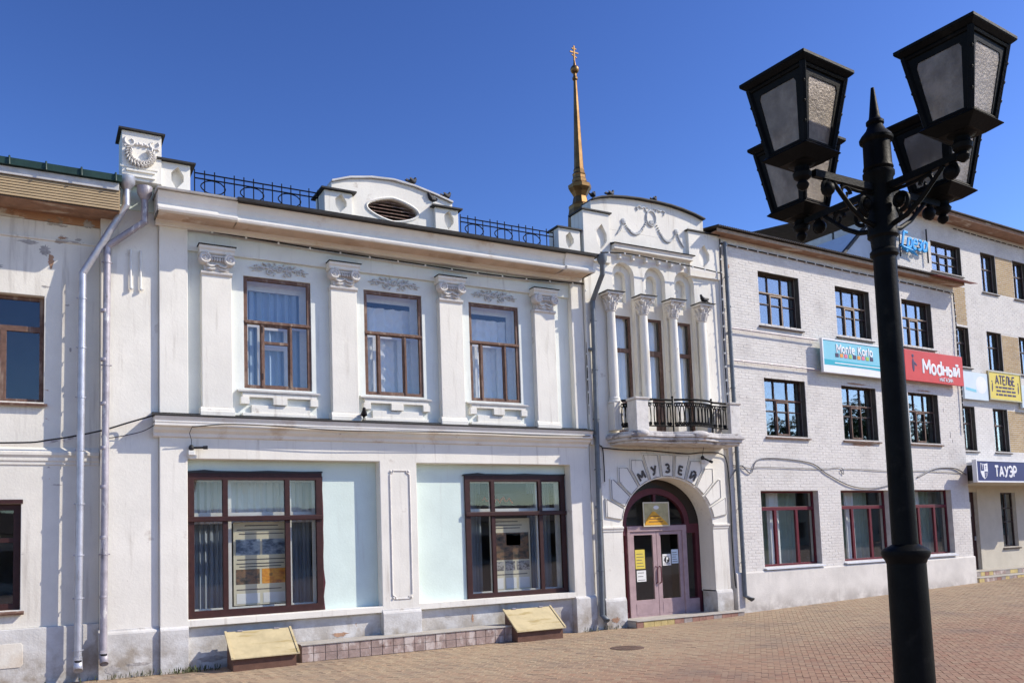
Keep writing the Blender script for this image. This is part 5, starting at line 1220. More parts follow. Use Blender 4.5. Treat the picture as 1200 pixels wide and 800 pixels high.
b = MB(); b.tube([(1.48, 0.06, -0.25), (1.48, 0.06, 0.95)], 0.03, 6); b.tube([(-0.1, 0.06, -0.25), (-0.1, 0.06, 0.8)], 0.025, 6); b.tube([(-0.1, 0.06, 0.2), (1.48, 0.06, 0.2)], 0.02, 6); b.build("support_frame", "flashing_dark", SC)

# ------------------------------------------------------------------ roof railings on the museum
def railing(x0, x1, z0, y, label):
    r = empty("roof_railing", (x0, y, z0)); tag(r, label, "railing", "iron railings along the museum roof")
    L_ = x1-x0
    for z_ in (0.05, 0.33, 0.43):
        b = MB(); b.tube([(0, 0, z_), (L_, 0, z_)], 0.014, 6); b.build("rail", "iron_black", r)
    nb = round(L_/0.187)
    bm_ = {}
    for h_ in (0.50, 0.44):
        b = MB(); b.tube([(0, 0, 0), (0, 0, h_)], 0.012, 5); bm_[h_] = b.mesh("bar", "iron_black")
    for k in range(nb+1):
        put("bar", bm_[0.44 if k % 4 == 3 else 0.50], r, 0, (L_*k/nb, 0, 0))
    b = MB(); d_ = L_/nb
    pts = [(d_*(0.5+2.0*math.cos(2*PI*i/22))*0.62, 0.01, 0.19+0.115*math.sin(2*PI*i/22)*(1.15 if abs(math.cos(2*PI*i/22)) < .8 else 1)) for i in range(22)]
    b.tube(pts, 0.012, 5, closed=True); oval = b.mesh("oval", "iron_black")
    k = 1
    while k+1 < nb:
        put("oval", oval, r, 0, (d_*(k+0.55), 0, 0)); k += 4
    return r
railing(2.72, 5.14, 9.03, -0.08, "black iron roof railing between the wreath block and the vented pediment")
railing(8.40, 10.86, 9.03, -0.08, "black iron roof railing between the vented pediment and the entrance tower")

# ------------------------------------------------------------------ gilded spire
SP = tag(empty("gilded_spire", (14.5, 4.0, 9.2)), "slender gilded spire with ball and cross rising behind the museum roof", "spire")
b = MB(); b.lathe([(0.45, 0.0), (0.45, 1.9), (0.40, 2.1)], 0, 0, 8, PI/8); b.build("drum", "roof_dark", SP)
b = MB(); b.lathe([(0.42, 2.102), (0.40, 2.6), (0.36, 2.85), (0.37, 2.95), (0.34, 2.99), (0.25, 3.05), (0.22, 3.2), (0.20, 3.26), (0.27, 3.40), (0.35, 3.52), (0.36, 3.62), (0.27, 3.68), (0.225, 3.72), (0.23, 3.80), (0.20, 3.84), (0.20, 3.92), (0.215, 3.96), (0.18, 4.02)], 0, 0, 8, PI/8); b.build("collar", "gold", SP)
b = MB(); b.lathe([(0.17, 4.02), (0.175, 4.10), (0.15, 4.16), (0.052, 6.95), (0.085, 6.98), (0.085, 7.04), (0.055, 7.08), (0.055, 7.18)], 0, 0, 8, PI/8); b.build("needle", "gold", SP)
b = MB(); b.ball((0, 0, 7.30), 0.135, 14, 8); b.lathe([(0.05, 7.42), (0.02, 7.6)], 0, 0, 8); b.build("ball", "gold", SP, smooth=True)
b = MB(); b.box(-0.022, 0.022, -0.022, 0.022, 7.58, 8.06); b.add([], []); b.box(-0.15, 0.15, -0.016, 0.016, 7.83, 7.87); b.box(-0.08, 0.08, -0.015, 0.015, 7.95, 7.985)
b.add([(-0.09,-0.015,7.75),(0.09,-0.015,7.68),(0.09,0.015,7.68),(-0.09,0.015,7.75),(-0.09,-0.015,7.78),(0.09,-0.015,7.71),(0.09,0.015,7.71),(-0.09,0.015,7.78)], [(0,3,2,1),(4,5,6,7),(0,1,5,4),(1,2,6,5),(2,3,7,6),(3,0,4,7)])
b.build("cross", "gold", SP)

# ------------------------------------------------------------------ downpipes
def downpipe(pts, r, m, label, hopper=None, clamps=(), wall_y=0.0, spout=None, M_=None, socks=()):
    base = Vector(pts[-1]); base.z = 0
    o = empty("downpipe", tuple((M_ @ base) if M_ else base), GA if M_ else 0.0); tag(o, label, "downpipe", "rainwater downpipes")
    loc = [Vector(p)-base for p in pts]
    b = MB()
    for i in range(len(loc)-1): b.tube([loc[i], loc[i+1]], r*(1.0+0.004*(i % 2)), 14)
    for p in loc[1:-1]: b.ball(p, r*1.02, 12, 8)
    b.build("pipe", m, o, smooth=True)
    if hopper:
        h = loc[0]; b = MB(); b.lathe([(r*1.05, h.z-0.02), (r*1.7, h.z+0.05), (hopper, h.z+0.10), (hopper*1.03, h.z+0.20), (hopper*1.06, h.z+0.22), (hopper*0.9, h.z+0.22), (hopper*0.6, h.z+0.12)], h.x, h.y, 18); b.build("hopper", m, o, smooth=True)
    for z_ in clamps:
        k = [i for i in range(len(loc)-1) if min(loc[i].z, loc[i+1].z) <= z_ <= max(loc[i].z, loc[i+1].z)][0]
        t = (z_-loc[k].z)/(loc[k+1].z-loc[k].z); p = loc[k].lerp(loc[k+1], t)
        b = MB(); b.lathe([(r*1.02, z_-0.014), (r*1.16, z_-0.012), (r*1.16, z_+0.012), (r*1.02, z_+0.014)], p.x, p.y, 14)
        b.tube([(p.x-r, p.y, z_), (p.x-r-0.03, p.y, z_)], 0.012, 6); b.tube([(p.x+r, p.y, z_), (p.x+r+0.03, p.y, z_)], 0.012, 6)
        b.tube([(p.x, p.y+r, z_), (p.x, wall_y-base.y, z_)], 0.009, 6); b.build("clamp", m, o)
    for z_ in socks:
        p = loc[-1]; b = MB(); b.lathe([(r*1.0, z_-0.03), (r*1.07, z_-0.02), (r*1.07, z_+0.02), (r*1.0, z_+0.03)], p.x, p.y, 14); b.build("joint_ring", m, o, smooth=True)
    if spout:
        p = loc[-1]; q = Vector(spout)
        b = MB(); n_ = 14; A_ = []; B_ = []; d = q.normalized()
        u = Vector((1, 0, 0)); v_ = d.cross(u).normalized()
        for k in range(n_):
            a = 2*PI*k/n_; A_.append(p+Vector((r*math.cos(a), r*math.sin(a), 0.02)))
            B_.append(p+q+u*(r*1.1*math.cos(a))+v_*(-r*1.1*math.sin(a)))
        b.add(A_+B_, [(k, (k+1) % n_, (k+1) % n_+n_, k+n_) for k in range(n_)])
        s_ = b.build("spout", m, o, smooth=True); sm = s_.modifiers.new("thickness", 'SOLIDIFY'); sm.thickness = 0.006
        b = MB(); b.lathe([(r*0.9, -0.05), (r*0.92, 0.0)], p.x+q.x*0.55, p.y+q.y*0.55, 14); b.v = [(x, y, z+p.z-0.03) for (x, y, z) in b.v]; b.build("spout_mouth", "sign_black", o)
    return o
downpipe([(1.50, -0.26, 8.86), (1.50, -0.26, 8.55), (0.80, 0.0, 7.26), (0.755, 0.0, 0.42)], 0.064, "zinc", "bright zinc downpipe of the cream house, with clamps, left of the darker one", 0.15, (6.8, 5.9, 5.0, 4.05, 3.1, 2.2, 1.45, 0.55), LY, (0.0, -0.16, -0.20))
downpipe([(1.81, -0.26, 8.72), (1.81, -0.26, 8.28), (1.20, -0.05, 7.80), (1.155, -0.05, 0.50)], 0.062, "zinc_old", "weathered purplish zinc downpipe at the museum's left corner", 0.13, (7.5, 5.6, 2.2), 0.08, (0.0, -0.16, -0.20), socks=(6.6, 5.7, 4.9, 4.1, 3.4, 2.5, 1.45))
downpipe([(11.82, -0.68, 8.64), (11.86, -0.62, 8.42), (11.85, -0.18, 7.90), (11.78, -0.12, 0.35)], 0.06, "pipe_grey", "dark grey downpipe between the museum windows and the arched entrance", 0.12, (7.4, 6.2, 5.0, 3.8, 2.6, 1.4), 0.0, (0.05, -0.12, -0.12), socks=(6.7, 4.6, 2.9))
downpipe([(0.18, -0.10, 9.95), (0.21, -0.10, 0.52)], 0.055, "pipe_grey", "dark grey downpipe on the white brick wall, right of the museum", None, (9.0, 7.5, 6.0, 4.3, 2.8, 1.4), 0.0, (0.16, -0.10, -0.09), M_=GM, socks=(8.2, 5.2, 3.4))
for k, x in enumerate((1.60, 1.77)):              # two broken flag stubs on the corner pier
    r = tag(empty("conduit_stub", (x, 0.04, 7.10 if k == 0 else 7.1)), ("left" if k == 0 else "right")+" of two short white conduits hanging on the museum's corner pier", "conduit")
    b = MB(); b.tube([(0, 0, 0.0), (0, 0, 0.72)], 0.022, 8); b.build("tube", "white_frame", r, smooth=True)
    b = MB(); b.tube([(0, 0, 0.0), (0.03, -0.02, -0.03)], 0.03, 8); b.build("end_cap", "white_frame", r, smooth=True)

WSx = tag(empty("shop_steps", tuple(WM @ Vector((0.15, -1.05, 0.25))), GA), "two low brick steps before the shop door at the right edge", "steps")
for (y0, z0, z1) in ((0.0, -0.05, 0.17), (0.42, 0.172, 0.34)):
    b = MB(); b.box(0.03, 9.0, y0+0.03, 1.04, z0, z1-0.03); b.build("step_core", "concrete", WSx)
    b = MB(); b.box(0.0, 9.0, y0-0.01, 1.04, z1-0.029, z1); b.build("tread", "concrete", WSx, bevel=0.006)
    x_ = 0.0; k = 0
    while x_ < 6.0:
        w_ = random.uniform(0.22, 0.30)
        b = MB(); b.box(x_+0.004, x_+w_-0.004, y0, y0+0.029, z0+(0.05 if z0 < 0 else 0.004), z1-0.032); b.build("block", random.choice(("step_red", "step_grey", "kerb_tile", "step_yellow")), WSx, bevel=0.004); x_ += w_

# ------------------------------------------------------------------ things in and on the museum front
def poster(x0, x1, z0, z1, y, label, layout):
    r = empty("exhibition_board", ((x0+x1)/2, y, z0)); tag(r, label, "poster")
    w_ = x1-x0
    b = MB(); b.box(-w_/2, w_/2, 0, 0.02, 0, z1-z0); b.build("board", "paper_cream", r)
    for (u0, u1, v0, v1, m_, nm) in layout:
        b = MB(); b.box(-w_/2+u0*w_, -w_/2+u1*w_, -0.004, -0.001, v0*(z1-z0), v1*(z1-z0)); b.build(nm, m_, r)
    return r
LN = lambda v, a=0.06, c=0.94: (a, c, v, v+0.012, "print_ink", "text_line")
poster(3.52, 4.62, 1.10, 2.74, 0.60, "cream exhibition board with four pictures behind the left shop window",
       [LN(0.95, 0.2, 0.8), LN(0.90), LN(0.85, .1, .9), (0.04, 0.47, 0.60, 0.79, "print_landscape", "picture"), (0.51, 0.96, 0.60, 0.79, "print_landscape", "picture"), LN(0.54), LN(0.49, .05, .9), LN(0.455, .1, .85),
        (0.04, 0.46, 0.25, 0.43, "print_brown", "picture"), (0.50, 0.97, 0.25, 0.43, "print_orange", "picture"), LN(0.18, 0.05, 0.85), (0.05, 0.46, 0.02, 0.14, "paper_white", "picture"), (0.52, 0.95, 0.02, 0.14, "paper_white", "picture")])
poster(9.25, 10.32, 1.05, 2.70, 0.62, "cream exhibition board with a large dark picture behind the right shop window",
       [LN(0.95, .1, .7), LN(0.90, .05, .8), LN(0.86, .1, .75), (0.04, 0.96, 0.42, 0.80, "print_brown", "picture"), (0.40, 0.75, 0.62, 0.79, "print_orange", "picture"),
        (0.04, 0.32, 0.27, 0.40, "print_grey", "picture"), (0.36, 0.60, 0.27, 0.40, "print_grey", "picture"), (0.64, 0.96, 0.27, 0.40, "print_grey", "picture"), LN(0.21, .1, .9), (0.06, 0.30, 0.02, 0.17, "paper_white", "picture"), (0.36, 0.62, 0.02, 0.17, "paper_white", "picture"), (0.68, 0.95, 0.02, 0.17, "paper_white", "picture")])
curtain(2.66, 5.15, 2.72, 3.62, 0.78, "curtain_white", "pale curtain across the top panes of the left shop window", 16, 0.03)
curtain(2.66, 3.36, 1.0, 2.72, 0.86, "curtain_slate", "blue-grey curtain left of the board in the left shop window", 6, 0.03)
curtain(4.66, 5.15, 1.0, 2.72, 0.86, "curtain_slate", "blue-grey curtain right of the board in the left shop window", 5, 0.03)
curtain(8.52, 9.16, 1.0, 3.6, 0.86, "curtain_slate", "blue-grey curtain left of the board in the right shop window", 6, 0.03)
curtain(10.40, 11.03, 1.0, 3.6, 0.86, "curtain_slate", "blue-grey curtain right of the board in the right shop window", 6, 0.03)
NB = tag(empty("sign_reflection", (9.75, 0.70, 2.98)), "dark banner with red script hung in the right shop window's top panes", "painted reflection")
b = MB(); b.box(-0.75, 0.75, 0, 0.02, 0, 0.30); b.build("panel", "sign_black", NB)  # dark panel and red squiggle paint in a sign mirrored by the glass
b = MB(); b.tube([(-0.62+0.05*i, -0.006, 0.15+0.06*math.sin(i*1.9)+0.02*math.sin(i*0.7)) for i in range(17)], 0.018, 5); b.build("red_script", "sign_red", NB)
curtain(3.70, 4.99, 5.40, 7.56, 0.545, "curtain_blue", "smooth blue curtain in the leftmost upper window of the museum", 7, 0.035)
curtain(6.20, 7.47, 5.40, 7.36, 0.545, "curtain_white", "ruched white curtain in the middle upper window of the museum", 5, 0.02, 0.05)
curtain(8.69, 9.92, 5.40, 7.34, 0.545, "curtain_white", "ruched white curtain in the upper window nearest the entrance tower", 5, 0.02, 0.05)
for c, nm in zip((12.88, 13.87, 14.84), ("left", "middle", "right")):
    curtain(c-0.27, c+0.27, 4.74, 7.66, 0.26, "curtain_white", "plain pale curtain in the %s tall window over the balcony" % nm, 3, 0.02)
cols = ("curtain_green", "curtain_white")
for k, (x0, x1, z0, z1) in enumerate(H3):
    nm = ("beside the museum", "in the middle", "right of the lamp post")[k]
    curtain(x0+0.10, x1-0.05, z0, z1, 0.75, "curtain_green", "grey-green blind in the red-framed ground window "+nm, 10, 0.03, parent_rot=GM)
    curtain(x0+0.85, x0+1.30, z0, z1-0.02, 0.55, "curtain_white", "pale curtain strip in the red-framed ground window "+nm, 2, 0.03, parent_rot=GM)
# golden plaque over the door, papers on the doors
PQ = tag(empty("plaque", (13.92, 0.37, 2.42)), "gilt plaque with an amber triangle over the museum door", "sign")
b = MB(); b.box(-0.41, 0.41, 0, 0.03, 0, 0.60); b.build("panel", "plaque_gold", PQ, bevel=0.004)
b = MB(); b.slab(b.rect(-0.42, 0.42, -0.01, 0.61), [b.rect(-0.39, 0.39, 0.02, 0.58)], -0.006, -0.0005); b.build("border", "paper_cream", PQ)
b = MB(); b.slab([(-0.38, 0.025), (0.37, 0.025), (0.30, 0.10), (-0.05, 0.37), (-0.12, 0.37), (-0.33, 0.16)], [], -0.009, -0.002); b.build("triangle", "plaque_amber", PQ)
b = MB(); b.ball((0.0, -0.004, 0.47), (0.09, 0.006, 0.05), 12, 6); b.build("emblem", "paper_white", PQ)
for k, v in enumerate((0.24, 0.17, 0.10)):
    b = MB(); b.box(-0.2-0.03*k, 0.1+0.05*k, -0.011, -0.0092, v, v+0.02); b.build("text_line", "hatch_box", PQ)
def notice(x, z, w_, h_, m_, label, rot=0):
    r = empty("notice", (x, 0.462, z)); tag(r, label, "notice", "papers on the museum doors")
    b = MB(); b.box(-w_/2, w_/2, -0.003, 0.0, 0, h_); b.build("sheet", m_, r)
    n_ = 5
    for k in range(n_):
        if m_ == "paper_white" and k % 2: continue
        b = MB(); b.box(-w_*0.38, w_*(0.38-0.1*(k % 3)), -0.0045, -0.0032, h_*(0.12+0.16*k), h_*(0.12+0.16*k)+0.014); b.build("text_line", "print_ink", r)
    return r
notice(13.41, 1.36, 0.30, 0.48, "sign_yellow", "yellow notice on the left door leaf of the museum")
notice(13.43, 1.04, 0.29, 0.28, "paper_white", "white paper below the yellow notice on the museum door")
nt_ = notice(14.26, 1.41, 0.27, 0.29, "paper_white", "white notice with a round black sign on the right door leaf")
b = MB(); b.lathe([(0.085, 0.0), (0.085, 0.004)], 0, 0, 20); b.v = [(p[0], -0.0055-p[2]*0.3, 0.145+p[1]) for p in b.v]; b.build("round_sign", "sign_black", nt_)
b = MB(); b.box(-0.02, 0.0, -0.0085, -0.0072, 0.08, 0.21); b.box(0.0, 0.04, -0.0085, -0.0072, 0.15, 0.21); b.build("round_sign_mark", "paper_white", nt_)
notice(14.53, 1.45, 0.22, 0.36, "sign_pale", "greenish paper to the right of the round sign on the museum door")
# entrance step with stone blocks
ST = tag(empty("entrance_step", (13.9, -0.1, 0.0)), "low stone step of mixed yellow, grey and red blocks before the museum door", "step"); ST.location.z = 0.05
b = MB(); b.box(-1.42, 2.0, -0.38, 0.56, -0.02, 0.115); b.build("slab", "concrete", ST, bevel=0.008)
x = -1.42; k = 0
while x < 1.98:
    w_ = random.uniform(0.20, 0.32); w_ = min(w_, 2.0-x)
    b = MB(); b.box(x+0.004, x+w_-0.004, -0.41, -0.381, -0.04, 0.118+random.uniform(-.004, .004)); b.build("block", random.choice(("step_yellow", "step_grey", "step_red", "step_grey", "step_yellow") if x < 0.6 else ("step_grey", "step_red", "step_grey")), ST, bevel=0.004)
    x += w_; k += 1
b = MB(); b.box(-1.42, 2.0, -0.43, 0.0, 0.119, 0.145); b.build("tread", "concrete", ST, bevel=0.008)
# cellar hatches
def hatch(x0, x1, label, dz=0.0):
    r = empty("cellar_hatch", ((x0+x1)/2, -0.10, dz)); tag(r, label, "hatch", "cellar hatches before the museum")
    w_ = (x1-x0)/2
    def lid(b, a, yb_, zb_, yf, zf, th):
        b.add([(-a, yb_, zb_), (a, yb_, zb_), (a, yf, zf), (-a, yf, zf), (-a, yb_, zb_-th), (a, yb_, zb_-th), (a, yf, zf-th), (-a, yf, zf-th)], [(0,3,2,1),(4,5,6,7),(0,1,5,4),(1,2,6,5),(2,3,7,6),(3,0,4,7)])
    b = MB(); lid(b, w_, 0.0, 0.67, -0.62, 0.24, 0.022); l_ = b.build("lid", "hatch_yellow", r, bevel=0.004)
    for sg in (-1, 1):
        b = MB(); lid(b, 0.02, 0.0, 0.69, -0.62, 0.26, 0.019); b.v = [(p[0]+sg*(w_-0.02), p[1], p[2]) for p in b.v]; b.build("lid_rib", "hatch_yellow", l_)
    for xx in (-w_*0.55, w_*0.55):
        b = MB(); b.box(xx-0.05, xx+0.05, -0.03, 0.01, 0.665, 0.69); b.build("hinge", "zinc_old", l_)
    b = MB(); b.box(-w_+0.05, w_-0.05, -0.55, -0.50, -0.02, 0.265); b.build("front_board", "hatch_box", r)
    for sg in (-1, 1):
        b = MB(); v = [(sg*(w_-0.05), 0.0, -0.02), (sg*(w_-0.05), -0.498, -0.02), (sg*(w_-0.05), -0.498, 0.285), (sg*(w_-0.05), 0.0, 0.63)]
        b.add(v+[(p[0]-sg*0.03, p[1], p[2]) for p in v], [(0,1,2,3),(7,6,5,4),(0,4,5,1),(1,5,6,2),(2,6,7,3),(3,7,4,0)]); b.build("side_board", "hatch_box", r)
    return r
hatch(3.20, 4.45, "sloping yellowish cellar hatch under the left shop window")
hatch(9.13, 10.38, "sloping yellowish cellar hatch under the right shop window")
# tiled kerb ledge along the plinth
KB = tag(empty("kerb_ledge", (6.85, -0.2, 0)), "low ledge faced with pinkish tiles running along the museum plinth", "ledge")
b = MB(); b.box(-2.28, 2.38, -0.17, 0.31, -0.02, 0.315); b.build("core", "concrete", KB)
b = MB(); b.box(-2.30, 2.40, -0.215, 0.315, 0.316, 0.345); b.build("coping", "concrete", KB, bevel=0.008)
tl = []
for v in range(3):
    b = MB(); b.box(0.004, 0.226, -0.195, -0.171, 0.004, 0.152); tl.append(b.mesh("tile", "kerb_tile"))
for k in range(20):
    for j in range(2):
        if k*0.23-2.28 > 2.2: continue
        put("tile", tl[(k+j) % 3], KB, 0.003, (-2.28+0.2335*k, random.uniform(-.003, .003), 0.003+0.156*j))
b = MB(); b.box(2.40, 3.6, -0.16, 0.3, -0.02, 0.10); b.build("low_end", "kerb_tile", KB, bevel=0.01)
# weeds and rubble along the wall foot
b = MB()
for k in range(240):
    x = random.choice((random.gauss(2.5, 0.22), random.gauss(1.6, 0.5), random.uniform(2.2, 3.1), random.uniform(11.2, 12.4)))
    y = -0.02-abs(random.gauss(0, 0.06)) - (0.08 if x > 2 else 0); h_ = random.uniform(0.03, 0.14); a = random.uniform(0, 6.28); r_ = random.uniform(0.01, 0.05)
    w_ = 0.012
    p0 = Vector((x, y, gz(x))); p1 = p0+Vector((math.cos(a)*r_, math.sin(a)*r_, h_)); sd = Vector((-math.sin(a), math.cos(a), 0))*w_
    b.add([p0-sd*0.3, p0+sd*0.3, p1+sd-Vector((0, 0, h_*.3)), p1], [(0, 1, 2, 3)])
wd = b.build("weeds", "weed_green"); stuff(wd); wd["label"] = "small weeds growing at the foot of the museum wall"; wd["category"] = "weeds"

# ------------------------------------------------------------------ cameras, cables, garlands
def cable(pts, r, m_, label, group="cables on the walls", bulbs=0, M_=None, name="cable"):
    P_ = [Vector(p) for p in pts]
    # smooth the run
    S = []
    for i in range(len(P_)-1):
        p0, p1, p2, p3 = P_[max(i-1, 0)], P_[i], P_[i+1], P_[min(i+2, len(P_)-1)]
        for k in range(6):
            t = k/6; S.append(0.5*((2*p1)+(p2-p0)*t+(2*p0-5*p1+4*p2-p3)*t*t+(3*p1-p0-3*p2+p3)*t*t*t))
    S.append(P_[-1])
    base = S[0].copy()
    b = MB(); b.tube([p-base for p in S], r, 6)
    o = b.build(name, m_, None, smooth=True, loc=tuple((M_ @ base) if M_ else base), rz=GA if M_ else 0); tag(o, label, "cable", group)
    if bulbs:
        bb = MB(); bb.ball((0, 0, 0), (0.024, 0.024, 0.03), 7, 5); me = bb.mesh("bulb", "bulb_white", True)
        L_ = [0.0]
        for i in range(1, len(S)): L_.append(L_[-1]+(S[i]-S[i-1]).length)
        n_ = int(L_[-1]/bulbs)
        for k in range(n_):
            s_ = (k+0.5)*L_[-1]/n_; i = max(j for j in range(len(L_)-1) if L_[j] <= s_); t = (s_-L_[i])/max(1e-6, L_[i+1]-L_[i])
            q = S[i].lerp(S[i+1], t)-base; put("bulb", me, o, 0, (q.x, q.y-0.012, q.z-0.015))
    return o
cable([(2.10, -0.03, 8.50), (2.66, -0.03, 8.38), (3.89, -0.02, 8.335), (5.64, -0.02, 8.29), (7.57, -0.02, 8.27), (8.83, -0.02, 8.25), (10.2, -0.02, 8.27), (11.70, -0.04, 8.33)], 0.017, "cable_black", "garland cable with bulbs under the museum's main cornice", "light garlands", 0.62, name="light_garland")
cable([(11.74, -0.06, 8.33), (11.72, -0.05, 7.2), (11.70, -0.05, 6.0), (11.72, -0.05, 4.9)], 0.017, "cable_black", "garland cable hanging down beside the dark downpipe of the museum", "light garlands", 0.3, name="light_garland")
cable([(12.10, -0.24, 9.10), (12.8, -0.36, 9.13), (13.9, -0.36, 9.10), (15.0, -0.34, 9.07), (16.0, -0.26, 9.05)], 0.017, "cable_black", "garland cable with bulbs across the tower front above the arches", "light garlands", 0.42, name="light_garland")
cable([(16.02, -0.24, 10.0), (16.03, -0.20, 8.5), (16.02, -0.18, 7.0), (16.04, -0.18, 5.3)], 0.017, "cable_black", "garland cable hanging down the tower's right edge", "light garlands", 0.36, name="light_garland")
cable([(0.1, -0.04, 9.93), (2.5, -0.04, 9.92), (5.5, -0.04, 9.90), (8.2, -0.04, 9.92), (10.95, -0.04, 9.90)], 0.017, "cable_black", "garland cable with bulbs under the brick building's eave", "light garlands", 0.4, GM, name="light_garland")
cable([(10.90, -0.05, 9.9), (10.92, -0.06, 8.9), (10.88, -0.06, 7.8), (10.93, -0.06, 6.6), (10.90, -0.06, 5.2)], 0.02, "cable_black", "tangled garland hanging down the brick building's right corner", "light garlands", 0.22, GM, name="light_garland")
cable([(2.0, -0.04, 12.8), (5, -0.04, 12.78), (9, -0.04, 12.8)], 0.017, "cable_black", "garland cable with bulbs under the tall wing's eave", "light garlands", 0.4, WM, name="light_garland")
cable([(-4.0, 0.10, 4.12), (-0.45, 0.12, 4.17), (0.32, 0.08, 4.24), (1.07, -0.02, 4.40), (1.56, -0.04, 4.57), (2.0, -0.27, 4.70)], 0.016, "cable_black", "thick black cable rising across the left downpipes to the museum ledge")
cable([(1.2, 0.05, 4.28), (1.5, 0.02, 4.34), (1.8, -0.05, 4.42), (1.98, -0.20, 4.52)], 0.008, "cable_black", "thin cable below the thick one at the museum's left corner")
cable([(2.62, -0.255, 4.50), (3.3, -0.27, 4.57), (4.11, -0.27, 4.565), (5.48, -0.27, 4.52), (6.96, -0.27, 4.54), (8.6, -0.27, 4.56), (10.2, -0.27, 4.55), (11.55, -0.27, 4.58)], 0.010, "cable_black", "black cable running along the front of the museum's mid ledge")
cable([(11.95, -0.16, 4.32), (12.6, -0.17, 4.28), (13.3, -0.17, 4.28), (13.9, -0.17, 4.25), (14.6, -0.17, 4.22), (15.1, -0.18, 4.26), (15.7, -0.16, 4.24), (15.95, -0.12, 4.0), (16.0, -0.12, 3.0), (15.98, -0.12, 2.0), (16.0, -0.12, 1.0), (16.0, -0.15, 0.75)], 0.016, "cable_black", "black cable under the balcony, turning down the tower's right edge")
cable([(-0.05, -0.05, 3.6), (0.35, -0.06, 3.95), (0.75, -0.04, 3.75), (1.2, -0.03, 4.15), (3.1, -0.03, 4.08), (3.9, -0.03, 3.75), (4.9, -0.04, 3.42), (6.0, -0.04, 3.36), (7.3, -0.03, 3.55)], 0.016, "cable_grey", "thick grey cable sagging over the red-framed ground windows", M_=GM)
cable([(0.1, -0.03, 3.95), (0.8, -0.03, 3.88), (1.3, -0.03, 3.92), (3.6, -0.03, 3.90), (4.5, -0.03, 3.95), (4.6, -0.03, 3.75), (4.7, -0.03, 3.92), (7.2, -0.03, 3.86), (8.4, -0.03, 3.90), (10.6, -0.03, 3.86)], 0.010, "cable_grey", "thin grey cable across the brick wall above the ground windows", M_=GM)
cable([(8.2, -0.03, 3.7), (9.0, -0.03, 3.95), (9.6, -0.03, 4.02), (10.3, -0.04, 4.0), (10.85, -0.05, 3.8)], 0.022, "cable_grey", "short thick cable bundle at the brick building's right end", M_=GM)
cable([(11.90, -0.12, 4.38), (11.98, -0.14, 4.3), (12.0, -0.14, 3.9), (12.0, -0.14, 3.5)], 0.014, "cable_black", "black cable drop beside the arch, under the balcony's left end")
def cctv(x, y, z, aim, label):
    r = tag(empty("security_camera", (x, y, z)), label, "camera")
    b = MB(); b.ball((0, 0, 0), (0.05, 0.05, 0.06), 12, 8); b.build("mount", "sign_black", r, smooth=True)
    d = Vector(aim).normalized(); p0 = d*0.03
    b = MB(); b.tube([p0, p0+d*0.18], 0.022, 10); b.tube([p0+d*0.18, p0+d*0.26], 0.035, 10); b.build("barrel", "sign_black", r, smooth=True)
    b = MB(); b.box(-0.06, 0.06, -0.03, 0.03, -0.14, -0.05); b.build("junction_box", "white_frame", r, bevel=0.01)
    b = MB(); b.tube([(0, 0, 0.05), (0.0, -0.02, 0.14), (-0.05, -0.12, 0.26), (-0.02, -0.18, 0.36)], 0.006, 5); b.build("lead", "cable_black", r)
cctv(2.64, -0.06, 4.13, (1.0, -0.25, 0.02), "small black camera with a lead under the museum ledge, left")
cctv(15.06, -0.19, 4.12, (0.3, -0.6, -0.35), "small black camera under the right end of the balcony")

# ------------------------------------------------------------------ birds
def bird_mesh():
    b = MB()
    path = [(-0.20, 0, 0.085), (-0.13, 0, 0.10), (-0.06, 0, 0.115), (0.01, 0, 0.13), (0.06, 0, 0.16), (0.085, 0, 0.20), (0.10, 0, 0.225), (0.125, 0, 0.228)]
    b.tube(path, [0.012, 0.026, 0.052, 0.062, 0.050, 0.033, 0.034, 0.014], 10)
    b.tube([(0.12, 0, 0.228), (0.15, 0, 0.22)], [0.010, 0.002], 6)
    body = b.mesh("body", "feather_dark", True)
    w = MB()
    for sg in (-1, 1): w.ball((-0.06, sg*0.05, 0.125), (0.115, 0.016, 0.038), 10, 6, 0, 0.22)
    w.ball((-0.22, 0, 0.075), (0.06, 0.028, 0.008), 8, 5, 0, 0.15)
    wing = w.mesh("wing", "feather_dark", True)
    l = MB()
    for sg in (-1, 1): l.tube([(0.0, sg*0.02, 0.08), (0.0, sg*0.02, 0.0), (0.03, sg*0.02, 0.003)], 0.006, 5)
    leg = l.mesh("leg", "feather_dark")
    return body, wing, leg
bird = bird_mesh()
for (x, y, z, rz, lab) in ((2.0, 0.30, 10.03, 1.9, "dark pigeon on the wreath block's cap"), (7.30, 0.0, 9.995, 0.5, "dark pigeon on the slope of the vented pediment"), (8.12, 0.0, 9.80, 0.4, "dark pigeon at the pediment's right end"),
                           (7.70, -0.10, 9.63, 3.6, "dark pigeon on the right pier of the pediment"), (12.2, 0.1, 10.56, 0.6, "leftmost dark pigeon on the tower's curved gable"), (12.75, 0.1, 10.68, 0.3, "second dark pigeon on the tower's curved gable"),
                           (14.1, 0.05, 10.735, 0.5, "dark pigeon at the crown of the tower gable"), (16.35, -0.1, 10.22, 0.6, "dark pigeon on the brick roof beside the tower"), (15.28, -0.30, 8.126, 3.3, "dark pigeon on the right column's capital"),
                           (6.00, -0.18, 4.765, 4.4, "dark pigeon on the museum's mid ledge")):
    r = tag(empty("pigeon", (x, y, z), rz), lab, "bird", "pigeons on the roofs")
    put("body", bird[0], r); put("wing", bird[1], r); put("leg", bird[2], r)

